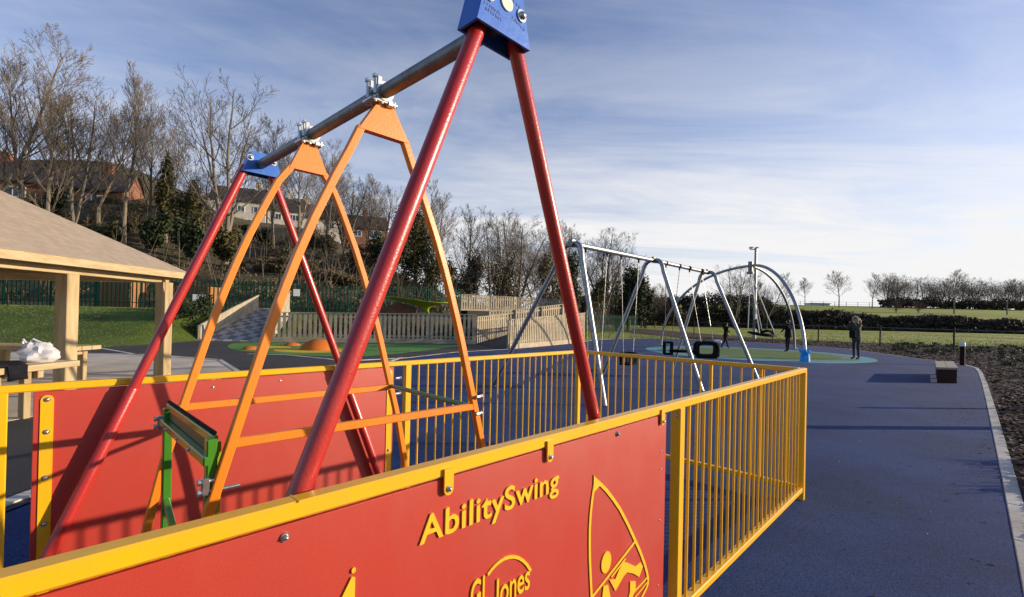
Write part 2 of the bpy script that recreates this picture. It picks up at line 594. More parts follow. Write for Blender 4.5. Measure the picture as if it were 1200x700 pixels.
def terrain(x, y):
    h = 0.0
    if y > 18:
        # grass bank to the left, planted bank behind the ramps
        wl_ = smooth((-16.4 - x) / .8)
        a = smooth((y - 19.0) / 9.0) * 1.6
        b = smooth((y - 27.0) / 4.5) * 1.55 * smooth((-1.0 - x) / 4.0)
        h = a * wl_ + b * (1 - wl_)
    if y > 33.5:
        r = x / y
        sl = .30 * smooth((-r + .02) / .55) + .20 * smooth((-r - .5) / .4)
        d = y - 33.5
        h += sl * min(d, 55) * smooth(d / 6)
        # right-hand rising field far behind
    if y > 112:
        w = smooth((x / y + .05) / .25)
        h += w * (smooth((y - 112) / 5.0) * 3.0 + min((y - 112) / 110.0, 1.0) * 7.0)
    if (y > 40 and x < 2) or y > 80:
        h += .12 * noise.noise(V((x * .08, y * .08, 0)))
    return h


# ------------------------------------------------------------------ ground
def axis(lo, hi, step, far, grow=1.16):
    out = []
    x = lo
    while x <= hi + 1e-6:
        out.append(x)
        x += step
    s, x = step, hi
    while x < far:
        s *= grow
        x += s
        out.append(x)
    s, x = step, lo
    while x > -far:
        s *= grow
        x -= s
        out.append(x)
    return sorted(out)


xs = axis(-70, 60, 1.2, 1500)
ys = axis(-6, 130, 1.0, 1500)
g = MB()
nx = len(xs)
for y in ys:
    for x in xs:
        g.v.append(V((x, y, terrain(x, y) - (0.0 if y > 18.5 or x < -14 else 0.0))))
for j in range(len(ys) - 1):
    for i in range(nx - 1):
        x, y = (xs[i] + xs[i + 1]) / 2, (ys[j] + ys[j + 1]) / 2
        g.f.append((j * nx + i, j * nx + i + 1, (j + 1) * nx + i + 1, (j + 1) * nx + i))
        if y > 33.5 and x / y < .02:
            k = 1
        elif y > 27 and -11 < x < 2 and y < 36:
            k = 1
        elif y > 110 or (x > 14 and y > 20):
            k = 2
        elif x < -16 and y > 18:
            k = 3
        else:
            k = 0
        g.m.append(k)
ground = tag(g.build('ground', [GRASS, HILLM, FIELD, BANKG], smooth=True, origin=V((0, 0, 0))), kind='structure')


def sheet(name, poly, z, m, curb=None):
    b = MB()
    b.prism(poly, (0, 0, 0), (1, 0, 0), (0, 1, 0), (0, 0, 1), -.05, z)
    o = b.build(name, m, origin=V((0, 0, 0)))
    return tag(o, kind='structure')


def sub(poly, n=8):
    """Catmull-Rom subdivision of a closed outline"""
    out = []
    N = len(poly)
    for i in range(N):
        p0, p1, p2, p3 = [V((*poly[(i + k - 1) % N], 0)) for k in range(4)]
        for s in range(n):
            t = s / n
            q = .5 * ((2 * p1) + (-p0 + p2) * t + (2 * p0 - 5 * p1 + 4 * p2 - p3) * t * t + (-p0 + 3 * p1 - 3 * p2 + p3) * t ** 3)
            out.append((q.x, q.y))
    return out


tar = sheet('tarmac_path', [(-30, -4), (-3.7, -4), (-3.7, 17.4), (0, 22.9), (.2, 31), (-5.2, 26.4), (-12.4, 24.4), (-16.6, 24.0), (-16.6, 19.2), (-30, 18.6)], .004, TARMAC)
slab = sheet('paved_area', [(-26, -2), (-7.0, -2), (-7.0, 6.2), (-6.6, 9.5), (-6.9, 12.2), (-9.2, 15.0), (-12.4, 16.2), (-26, 15.6)], .009, SLAB)

kerb_line = [(-4, -4.3), (0.0, -.35), (3.11, 2.85), (5.24, 5.03), (8.0, 7.87), (10.3, 10.24), (13.4, 13.45), (16.5, 16.7), (17.9, 18.25),
             (18.75, 19.6), (19.05, 21.0), (19.4, 22.6), (20.2, 25.6), (21.0, 29.4), (20.6, 33.0), (18.8, 36.0), (15.5, 38.3), (11.3, 38.8), (8.0, 36.6), (5.8, 33.6), (3.9, 29.2)]
left_edge = [(0.2, 23.4), (-2.4, 20.4), (-3.72, 17.5), (-3.9, 12), (-3.92, 3.8), (-3.95, -4.3)]
blue = sheet('blue_rubber_surface', kerb_line + left_edge, .014, BLUER)
ringc = V((12.1, 23.9, 0))


def circ(c, rx, ry=None, n=64, a0=0):
    ry = ry or rx
    return [(c[0] + rx * cos(2 * pi * i / n) * cos(a0) - ry * sin(2 * pi * i / n) * sin(a0),
             c[1] + rx * cos(2 * pi * i / n) * sin(a0) + ry * sin(2 * pi * i / n) * cos(a0)) for i in range(n)]


sheet('teal_ring_surface', circ(ringc, 5.1), .018, TEALR)
sheet('light_teal_ring_surface', circ(ringc, 4.5), .0215, speck('pale_teal_rubber', (.13, .25, .20), (.09, .18, .15), (.18, .32, .26), 120))
sheet('green_circle_surface', circ(ringc, 3.8), .025, OLIVER)
sheet('green_play_surface', sub([(-13.2, 23.4), (-11.5, 19.4), (-8.5, 17.6), (-6.0, 17.3), (-4.6, 19.2), (-3.4, 22.4), (-3.0, 25.0), (-8, 24.4)]), .010, GREENR)
sheet('yellow_ring_surface', circ((-8.3, 19.9), 1.55, 1.5), .014, YELR)
sheet('yellow_spot_surface', circ((-10.6, 20.6), .9), .014, YELR)


def ribbon(name, pts, w, z0, z1, m, joint=0):
    b = MB()
    P_ = [V((p[0], p[1], 0)) for p in pts]
    L_, R_ = [], []
    for i, p in enumerate(P_):
        t = (P_[min(i + 1, len(P_) - 1)] - P_[max(i - 1, 0)]).normalized()
        nn = V((t.y, -t.x, 0))
        L_.append(p)
        R_.append(p + nn * w)
    n = len(P_)
    vs = []
    for i in range(n):
        vs += [L_[i] + UP * z0, L_[i] + UP * z1, R_[i] + UP * z1, R_[i] + UP * z0]
    fs = []
    for i in range(n - 1):
        a, c = i * 4, i * 4 + 4
        for k in range(4):
            fs.append((a + k, a + (k + 1) % 4, c + (k + 1) % 4, c + k))
    fs.append((0, 1, 2, 3)); fs.append(tuple(range((n - 1) * 4, n * 4))[::-1])
    b.add(vs, fs)
    return b


# kerb of short concrete edgings down the right of the blue surface
kb = MB()
kp = [V((a, b_, 0)) for a, b_ in kerb_line]
for i in range(len(kp) - 1):
    a, b_ = kp[i], kp[i + 1]
    L_ = (b_ - a).length
    t = (b_ - a) / L_
    nn = V((t.y, -t.x, 0))
    k = max(1, round(L_ / .9))
    for s in range(k):
        p = a + t * (L_ * s / k + .004)
        q = a + t * (L_ * (s + 1) / k - .004)
        c = (p + q) / 2 + nn * .058
        kb.box(c + UP * (-.048 + random.uniform(-.0015, .0015)), (t, nn, UP), ((q - p).length / 2, .056, .068), 0, .006)
kerb = tag(kb.build('kerb', KERB, origin=V((0, 0, 0))), kind='structure')
kb = MB()
for pts in ([(-5.6, 15.6), (-3.8, 17.3), (-2.5, 20.2), (0.1, 23.2)], [(-3.98, 17.3), (-4.0, 12), (-4.02, 3.8), (-4.05, -4)],
            [(-9.7, 17.5), (-8.2, 17.35), (-6.2, 16.2), (-5.6, 15.6)], [(-16.6, 18.9), (-13.0, 16.4), (-9.2, 15.1)], [(-26, 15.7), (-12.5, 16.4), (-9.3, 15.2), (-7.0, 12.3), (-6.65, 9.5)]):
    b = ribbon('k', pts, .13, -.05, .02, KERB)
    kb.add(b.v, b.f)
tag(kb.build('edging_kerb', KERB, origin=V((0, 0, 0))), kind='structure')

# mulch bed to the right and behind the blue surface
bed_out = [(21.7, 76), (24, 52), (24.5, 43), (29.6, 40.2), (40, 37), (46, 20), (44, -8), (-1, -8)]
outer = [(p[0], p[1]) for p in kerb_line[1:17]]


def inpoly(x, y, poly):
    r = False
    j = len(poly) - 1
    for i in range(len(poly)):
        xi, yi = poly[i]
        xj, yj = poly[j]
        if (yi > y) != (yj > y) and x < (xj - xi) * (y - yi) / (yj - yi) + xi:
            r = not r
        j = i
    return r


bed = [(p[0] + .05, p[1] - .05) for p in outer] + [(11.3, 70), (14, 76)] + bed_out
blue_poly = kerb_line + left_edge
b = MB()
step = .28
gx = [(-1) + i * step for i in range(int(48 / step))]
gy = [(-8) + j * step * 1.0 for j in range(int(62 / step))]
idx = {}
for j, y in enumerate(gy):
    for i, x in enumerate(gx):
        if inpoly(x, y, bed):
            h = .018 + .045 * max(0, noise.noise(V((x * 1.6, y * 1.6, 3)))) + .05 * max(0, noise.noise(V((x * .5, y * .5, 9)))) + .012 * noise.noise(V((x * 5, y * 5, 1)))
            idx[(i, j)] = len(b.v)
            b.v.append(V((x, y, h)))
for (i, j) in list(idx):
    q = [idx.get((i, j)), idx.get((i + 1, j)), idx.get((i + 1, j + 1)), idx.get((i, j + 1))]
    if None not in q:
        b.f.append(tuple(q)); b.m.append(0)
tag(b.build('mulch_bed', MULCHB, smooth=True, origin=V((0, 0, 0))), kind='structure')
sheet('mulch_bed_base', bed, .006, MULCHB)
b = MB()
kd = [(V((kerb_line[i][0], kerb_line[i][1], 0)), V((kerb_line[i + 1][0], kerb_line[i + 1][1], 0))) for i in range(1, 17)]
cnt = 0
rr = random.Random(3)
while cnt < 42000:
    # denser close to the camera
    t = rr.random() ** 2.0
    y = 1.5 + t * 42
    x = y * rr.uniform(.35, 1.35) + rr.uniform(0, 1.0)
    if not inpoly(x, y, bed) or inpoly(x, y, blue_poly):
        continue
    if min(((V((x, y, 0)) - a) - (c - a) * max(0, min(1, (V((x, y, 0)) - a).dot(c - a) / (c - a).length_squared))).length for a, c in kd) < .17:
        continue
    cnt += 1
    z = .03 + .045 * max(0, noise.noise(V((x * 1.6, y * 1.6, 3)))) + .05 * max(0, noise.noise(V((x * .5, y * .5, 9))))
    s = rr.uniform(.016, .05) * (1 + .02 * y)
    a = rr.uniform(0, 2 * pi)
    tx = V((cos(a), sin(a), rr.uniform(-.5, .5))).normalized() * s
    ty = V((-sin(a), cos(a), rr.uniform(-.6, .6))).normalized() * s * rr.uniform(.25, .7)
    c = V((x, y, z))
    b.add([c - tx - ty, c + tx - ty * .6, c + tx * .8 + ty, c - tx * .7 + ty], [(0, 1, 2, 3)])
tag(b.build('bark_mulch', CHIP, origin=V((0, 0, 0))), 'brown bark mulch and dead leaves covering the planting bed', 'mulch', kind='stuff')


# ------------------------------------------------------------------ leaf and twig builders
def leaf_blob(b, c, r, n, size, rr, squash=1.0, mi=0, fill=.55):
    """a ragged clump: leaves in lobes around c"""
    c = V(c)
    lobes = []
    for k in range(max(4, int(7 * fill + 4))):
        d_ = V((rr.gauss(0, 1), rr.gauss(0, 1), rr.gauss(0, 1))).normalized()
        q = V((d_.x * r[0], d_.y * r[1], d_.z * r[2])) * rr.uniform(.25, .72)
        lobes.append((q, rr.uniform(.32, .62)))
    for k in range(n):
        q, s = lobes[rr.randrange(len(lobes))]
        d_ = V((rr.gauss(0, 1), rr.gauss(0, 1), rr.gauss(0, 1))).normalized()
        rad_ = rr.uniform(.55, 1.08) * s
        p = c + q + V((d_.x * r[0], d_.y * r[1], d_.z * r[2])) * rad_
        s_ = size * rr.uniform(.55, 1.4)
        nrm = (d_ + V((rr.gauss(0, .5), rr.gauss(0, .5), rr.gauss(0, .5)))).normalized()
        t = nrm.cross(V((rr.gauss(0, 1), rr.gauss(0, 1), rr.gauss(0, 1)))).normalized()
        u = nrm.cross(t)
        b.add([p - t * s_, p + u * s_ * .45, p + t * s_, p - u * s_ * .45], [(0, 1, 2, 3)], mi)


def prism_seg(b, a, c, r0, r1, n=4):
    t = (c - a)
    if t.length < 1e-5:
        return
    t.normalize()
    u = t.cross(V((.31, .77, .2))).normalized()
    w = t.cross(u)
    vs = []
    for p, r in ((a, r0), (c, r1)):
        for k in range(n):
            an = 2 * pi * k / n
            vs.append(p + (u * cos(an) + w * sin(an)) * r)
    b.add(vs, [(k, (k + 1) % n, n + (k + 1) % n, n + k) for k in range(n)])


def limb(bt_, bc, p, d_, ln, r, lvl, maxl, rr, upb, spread, minr, dens):
    nseg = (9, 6, 5, 3, 2)[lvl]
    kids = []
    az = rr.uniform(0, 6.28)
    r_end = max(r * (.22 if lvl else .25), minr)
    for s in range(nseg):
        t0, t1 = s / nseg, (s + 1) / nseg
        q = p + d_ * (ln / nseg)
        ra, rb = r + (r_end - r) * t0, r + (r_end - r) * t1
        prism_seg(bt_ if lvl == 0 else bc, p, q, ra, rb, 7 if lvl == 0 else (5 if lvl == 1 else 3))
        if lvl < maxl and t1 > (.20 if lvl == 0 else .22):
            k = dens[lvl]
            k = int(k) + (1 if rr.random() < k - int(k) else 0)
            for j in range(k):
                az += 2.4 + rr.gauss(0, .4)
                kids.append((p.lerp(q, rr.random()), V(d_), t1, rb, az))
        p = q
        wob = (.045, .07, .085, .09, .09)[lvl]
        d_ = (d_ + V((rr.gauss(0, wob), rr.gauss(0, wob), rr.gauss(0, wob * .6) + upb * (.15, .30, .26, .2, .1)[lvl]))).normalized()
    for (kp, kd, t, kr, az) in kids:
        u = kd.cross(V((.2, .1, 1)) if abs(kd.z) < .95 else V((1, 0, 0))).normalized()
        w = kd.cross(u)
        out = u * cos(az) + w * sin(az)
        ang = spread * rr.uniform(.7, 1.2) * (1.15 - .35 * t if lvl == 0 else (.85, .75, .7, .7)[lvl])
        nd = (kd * cos(ang) + out * sin(ang)).normalized()
        prof = (.62 * (1 - .72 * t)) if lvl == 0 else (.66 * (1.05 - .55 * t))
        limb(bt_, bc, kp, nd, ln * prof * rr.uniform(.75, 1.2), max(kr * rr.uniform(.42, .62), minr), lvl + 1, maxl, rr, upb, spread, minr, dens)


def bare_tree_mesh(seed, maxl=4, spread=.75, upb=.45, stems=1, r0=.014, minr=.00062, fork=.0, dens=(2.3, 1.5, 1.3, 1.0), bole=.12):
    """unit-height tree standing at the origin"""
    rr = random.Random(seed)
    bt_, bc = MB(), MB()
    p = V((0, 0, -.01))
    prism_seg(bt_, p, V((0, 0, bole)), r0 * 1.25, r0, 8)
    for k in range(stems):
        a = 6.28 * k / max(stems, 1) + rr.uniform(-.4, .4)
        ln = 0 if stems == 1 else rr.uniform(.22, .40)
        d_ = V((cos(a) * ln + rr.gauss(0, .03), sin(a) * ln + rr.gauss(0, .03), 1)).normalized()
        limb(bt_, bc, V((0, 0, bole - .01)), d_, .9 * rr.uniform(.85, 1.0), r0 * (1 if stems == 1 else .72), 0, maxl, rr, upb, spread, minr, dens)
    top = max(v.z for v in bc.v)
    out = []
    for b, nm in ((bt_, 'trunk'), (bc, 'crown')):
        me = bpy.data.meshes.new(nm)
        me.from_pydata([tuple(v / top) for v in b.v], [], b.f)
        out.append(me)
    return out


TREES = {}
for key, kw in {'ash': dict(seed=11, stems=2), 'ash2': dict(seed=23, stems=1, r0=.012, spread=.62), 'ash3': dict(seed=37, stems=3, spread=.8, r0=.015, dens=(1.4, 1.2, 1.1, .9)),
                'oak': dict(seed=51, stems=4, spread=.95, upb=.30, r0=.02, bole=.10, dens=(1.5, 1.5, 1.3, 1.1)), 'slim': dict(seed=73, stems=1, spread=.52, upb=.5, r0=.010, bole=.2),
                'young': dict(seed=81, stems=1, spread=.78, upb=.35, r0=.012, minr=.0010, bole=.25, dens=(2.6, 1.5, 1.2, .9))}.items():
    TREES[key] = bare_tree_mesh(**kw)


def bare_tree(kind, x, y, h, label, rot=0, wide=1.0, bark=None, twig=None, ivy=0, group='bare winter trees'):
    bark, twig = bark or BARK, twig or TWIG
    z = terrain(x, y) - .1
    t = thing('bare_tree', label, 'tree', (x, y, z), group)
    t.rotation_euler.z = rot
    tm, cm = TREES[kind]
    for nm, me, m in (('trunk', tm, bark), ('crown', cm, twig)):
        o = bpy.data.objects.new(nm, me)
        COL.objects.link(o)
        o.parent = t
        if not me.materials:
            me.materials.append(m)
        o.material_slots[0].link = 'OBJECT'
        o.material_slots[0].material = m
        o.scale = (h * wide, h * wide, h)
    if ivy:
        b = MB()
        rr = random.Random(int(x * 31 + y))
        for k in range(9):
            f = .04 + ivy * k / 9
            leaf_blob(b, (x + rr.gauss(0, .12), y + rr.gauss(0, .12), z + h * f), (h * .045, h * .045, h * .07), 150, .14, rr)
        t.rotation_euler.z = 0
        b.build('ivy', IVY, t)
    return t


def bush(name, x, y, rx, ry, h, n, size, m, label, cat, group=None, seed=0, z0=None, trunk=False, lobes=1):
    rr = random.Random(seed + int(x * 13 + y * 7))
    z = terrain(x, y) if z0 is None else z0
    t = None
    b = MB()
    if lobes == 1:
        leaf_blob(b, (x, y, z + h * .5), (rx, ry, h * .52), n, size, rr, fill=.9)
    else:
        for k in range(lobes):
            a = rr.uniform(0, 2 * pi)
            f = rr.uniform(0, .6)
            hz = rr.uniform(.25, .75)
            s = .5 + .3 * (1 - abs(hz - .45))
            leaf_blob(b, (x + rx * f * cos(a), y + ry * f * sin(a), z + h * hz), (rx * s * .62, ry * s * .62, h * .26), n // lobes, size, rr, fill=.6)
    if trunk:
        t = thing(name, label, cat, (x, y, z), group)
        bb = MB()
        bb.tube([(x, y, z - .2), (x + rr.gauss(0, .1), y, z + h * .4), (x + rr.gauss(0, .2), y, z + h * .72)], [h * .022, h * .016, h * .008], 8)
        for k in range(9):
            a = rr.uniform(0, 2 * pi)
            zz = z + h * rr.uniform(.25, .7)
            bb.tube([(x, y, zz), (x + cos(a) * rx * .6, y + sin(a) * ry * .6, zz + h * .12)], [h * .007, h * .003], 5)
        bb.build('trunk', BARK, t)
        b.build('crown', m, t)
        return t
    o = b.build(name, m)
    tag(o, label, cat, group)
    return o
# ------------------------------------------------------------------ yellow railings round the accessible swing
RT, RB = 1.205, 1.165          # top rail: flat tube


def bolt(b, p, nrm, r=.011, h=.008):
    b.disc(p, nrm, r * 1.5, h * .35, 14)
    b.dome(V(p) + V(nrm) * h * .35, nrm, r, h, 12, 3)


def railing(name_label, group, u0, u1, vc, segs, posts, origin):
    """a railing along D, centre line at v = vc; segs = spans filled with bars"""
    t = thing('railing', name_label, 'railing', origin, group)
    b = MB()
    b.bar(W(u0, vc, (RT + RB) / 2), W(u1, vc, (RT + RB) / 2), .05, RT - RB, bev=.006)
    b.build('top_rail', YELLOW, t)
    for u in posts:
        MB().box(W(u, vc, .585), (D, Ev, UP), (.03, .025, .585), 0, .005).build('post', YELLOW, t)
    for (a, c) in segs:
        MB().bar(W(a, vc, .115), W(c, vc, .115), .05, .04, bev=.005).build('bottom_rail', YELLOW, t)
        n = round((c - a) / .0995)
        for i in range(1, n):
            u = a + (c - a) * i / n
            MB().tube([W(u, vc, .13), W(u, vc, RB + .005)], .0085, 10).build('bar', YELLOW, t, smooth=True)
    return t


near = railing('long yellow railing nearest the viewer, with the lettered red panel', 'yellow railings round the accessible swing', -5.6, .055, -.025, [(-2.525, -.03)], [-5.02, -2.556, .027], W(-2.6, -.025))
far = railing('long yellow railing behind the red and orange swing, with a plain red panel', 'yellow railings round the accessible swing', -5.03, .03, LW - .025, [(-2.525, -.03)], [-4.985, -2.547, 0.0], W(-2.5, LW - .025))
end = thing('railing', 'short yellow railing closing the far end, beside the open blue ground', 'railing', W(.03, 1.2), 'yellow railings round the accessible swing')
MB().bar(W(.027, .003, (RT + RB) / 2), W(.027, LW - .053, (RT + RB) / 2), .05, RT - RB, bev=.006).build('top_rail', YELLOW, end)
MB().bar(W(.027, .003, .115), W(.027, LW - .053, .115), .05, .04, bev=.005).build('bottom_rail', YELLOW, end)
for i in range(1, 24):
    v = (LW - .05) * i / 24
    w_ = v in ()
    MB().tube([W(.027, v, .13), W(.027, v, RB + .005)], .0085, 10).build('bar', YELLOW, end, smooth=True)
for v in (.33, .80):
    MB().box(W(.027, v, .64), (D, Ev, UP), (.016, .012, .525), 0, .004).build('stile', YELLOW, end)

# near red panel, outside face towards the viewer
PV = -.046
b = MB()
b.box(W(-3.845, -.039, .605), (D, Ev, UP), (1.115, .006, .555), 0, .002)
pn = b.build('panel', PANEL, near)
for u in (-4.08, -3.635, -2.79, -4.6):
    b = MB()
    poly = [(-.016, .03), (.016, .03), (.016, -.028)] + [(.016 * cos(a), -.028 + .016 * sin(a)) for a in [-pi * k / 8 for k in range(1, 8)]] + [(-.016, -.028)]
    if u > -4.5:
        b.prism(poly, W(u, -.0525, 1.16), D, UP, -Ev, 0, .006)
        b.build('clip', YELLOW, near)
        b = MB()
        bolt(b, W(u, -.0586, 1.134), -Ev, .0066, .007)
        b.build('bolt', ZINC, near, smooth=True)
MB().box(W(-4.882, -.052, .60), (D, Ev, UP), (.021, .004, .55), 0, .002).build('strap', YELLOW, near)
b = MB()
for u, z in ((-4.515, 1.135),):
    bolt(b, W(u, -.0455, z), -Ev, .0066, .009)
b.build('bolt', ZINC, near, smooth=True)
b = MB()
bolt(b, W(-3.18, -.0455, 1.136), -Ev, .008, .008)
b.build('bolt', GALVD, near, smooth=True)
for z in (.99, .905, .66, .35):
    b = MB()
    bolt(b, W(-2.785, -.0455, z), -Ev, .003, .003)
    b.build('screw', ZINC, near, smooth=True)
b = MB()
bolt(b, W(-2.587, -.03, 1.13), -D, .008, .008)
b.build('bolt', ZINC, near, smooth=True)
# welded joint in the rail
MB().bar(W(-4.4895, -.025, RT - .0008), W(-4.4865, -.025, RT - .0008), .0505, .0028).build('weld', YELLOW, near)


def text_mesh(name, txt, u, z, size, parent, m, bold=.006, depth=.0022, vpos=PV, xs_=1.0, ysc=1.0, shear=0, spc=1.0):
    cu = bpy.data.curves.new(name, 'FONT')
    cu.body = txt
    cu.size = size
    cu.extrude = depth
    cu.offset = bold
    cu.shear = shear
    cu.space_character = spc
    cu.resolution_u = 6
    tmp = bpy.data.objects.new('tmp', cu)
    COL.objects.link(tmp)
    dg = bpy.context.evaluated_depsgraph_get()
    dg.update()
    me = bpy.data.meshes.new_from_object(tmp.evaluated_get(dg))
    bpy.data.objects.remove(tmp)
    bpy.data.curves.remove(cu)
    R = Matrix((D, UP, -Ev)).transposed()
    org = W(u, vpos, z) - parent.location if parent.type == 'EMPTY' else W(u, vpos, z) - parent.parent.location
    for vv in me.vertices:
        c = vv.co
        vv.co = R @ V((c.x * xs_, c.y * ysc, c.z + depth)) + org
    me.materials.clear()
    me.materials.append(m)
    me.update()
    o = bpy.data.objects.new(name, me)
    COL.objects.link(o)
    o.parent = parent
    return o


text_mesh('lettering', 'AbilitySwing', -4.167, 1.004, .104, pn, LETTER, bold=.0014, xs_=1.085, spc=1.06)


def stroke(b, pts, w, vpos=PV, closed=False, h=.0035):
    """flat raised line on the panel: pts are (u, z)"""
    n = len(pts)
    for i in range(n - 1 if not closed else n):
        a, c = pts[i], pts[(i + 1) % n]
        a, c = V((a[0], a[1], 0)), V((c[0], c[1], 0))
        t = (c - a)
        if t.length < 1e-6: continue
        t.normalize()
        a, c = a - t * w * .2, c + t * w * .2
        nn = V((-t.y, t.x, 0)) * w / 2
        poly = [(a + nn), (c + nn), (c - nn), (a - nn)]
        b.prism([(p.x, p.y) for p in poly][::-1], W(0, vpos, 0), D, UP, -Ev, 0, h + .00003 * (i % 7))
    return b


def fill(b, poly, vpos=PV, h=.004):
    b.prism(poly, W(0, vpos, 0), D, UP, -Ev, 0, h)


def arcpts(cu, cz, rx, rz, a0, a1, n=16):
    return [(cu + rx * cos(rad(a0 + (a1 - a0) * i / n)), cz + rz * sin(rad(a0 + (a1 - a0) * i / n))) for i in range(n + 1)]


# maker's mark: words under an arc
text_mesh('lettering', 'GL', -3.985, .745, .125, pn, LETTER, bold=.0010, xs_=.50)
text_mesh('lettering', 'Jones', -3.880, .712, .125, pn, LETTER, bold=.0008, xs_=.60)
b = MB()
stroke(b, [(-3.912, .829), (-3.898, .838), (-3.883, .845), (-3.864, .850), (-3.844, .852), (-3.820, .849), (-3.798, .842), (-3.775, .830), (-3.754, .814), (-3.733, .792), (-3.716, .768)], .010)
b.build('emblem_arc', LETTER, pn)
text_mesh('lettering', 'Playgrounds', -3.985, .620, .085, pn, LETTER, bold=.0010, xs_=.66)

# sail shaped pictogram with a rider
b = MB()
SA = [(-3.342, .985), (-3.304, .957), (-3.262, .924), (-3.208, .874), (-3.153, .818), (-3.085, .733), (-3.016, .638), (-2.969, .572), (-2.929, .508), (-2.905, .460), (-2.891, .422)]
stroke(b, SA, .015)
stroke(b, [SA[-1], (-2.893, .40), (-2.907, .385), (-2.95, .36), (-3.02, .325), (-3.12, .29), (-3.25, .265), (-3.345, .27)], .014)
stroke(b, [(-3.342, .985), (-3.36, .91), (-3.369, .853), (-3.372, .80), (-3.371, .748), (-3.368, .69), (-3.363, .639), (-3.350, .527), (-3.345, .40), (-3.345, .27)], .013)
fill(b, [(-3.352, 1.005), (-3.330, .978), (-3.305, .955), (-3.353, .935)][::-1])
stroke(b, [(-3.016, .637), (-3.186, .579), (-3.350, .525)], .012)
stroke(b, [(-2.900, .432), (-3.062, .408), (-3.20, .37)], .009)
stroke(b, [(-2.897, .410), (-3.006, .387), (-3.12, .35)], .007)
fill(b, arcpts(-3.25, .628, .036, .043, 0, 345, 20))
fill(b, [(-3.222, .545), (-3.178, .532), (-3.150, .560), (-3.118, .581), (-3.083, .566), (-3.011, .524), (-2.968, .527), (-2.945, .500), (-2.977, .464), (-3.030, .500), (-3.082, .525), (-3.110, .520), (-3.176, .482)][::-1])
stroke(b, [(-3.099, .588), (-3.206, .552)], .009)
fill(b, [(-3.275, .495), (-3.267, .537), (-3.233, .530), (-3.213, .470), (-3.225, .35), (-3.285, .35)][::-1])
fill(b, [(-3.055, .474), (-3.009, .458), (-3.007, .425), (-3.050, .38), (-3.075, .39), (-3.055, .430)][::-1])
b.build('rider_pictogram', LETTER, pn)
# frame shaped mark at the left of the panel
b = MB()
stroke(b, arcpts(-4.356, 1.006, .003, .004, 0, 360, 8), .005)
fill(b, [(-4.361, .992), (-4.352, .988), (-4.352, .80), (-4.375, .80), (-4.375, .93), (-4.40, .86), (-4.44, .80), (-4.475, .80), (-4.42, .895)])
b.build('frame_mark', LETTER, pn)

# far red panel, seen from inside
b = MB()
b.box(W(-3.775, LW - .030, .605), (D, Ev, UP), (1.088, .006, .555), 0, .002)
pf = b.build('panel', PANEL, far)
for u in (-4.811, -2.728):
    b = MB()
    poly = [(-.026, -.52), (.026, -.52), (.026, .53)] + [(.026 * cos(a), .53 + .026 * sin(a)) for a in [pi * k / 8 for k in range(1, 8)]] + [(-.026, .53)]
    b.prism(poly, W(u, LW - .0365, .585), D, UP, -Ev, 0, .005)
    b.build('strap', YELLOW, far)
    for z in (1.118, .945, .70, .455, .2):
        b = MB()
        bolt(b, W(u, LW - .0418, z), -Ev, .009, .009)
        b.build('bolt', ZINC, far, smooth=True)
for u, z in ((-4.04, 1.11), (-3.62, 1.118)):
    b = MB()
    bolt(b, W(u, LW - .0365, z), -Ev, .007, .004)
    b.build('bolt', ZINC, far, smooth=True)

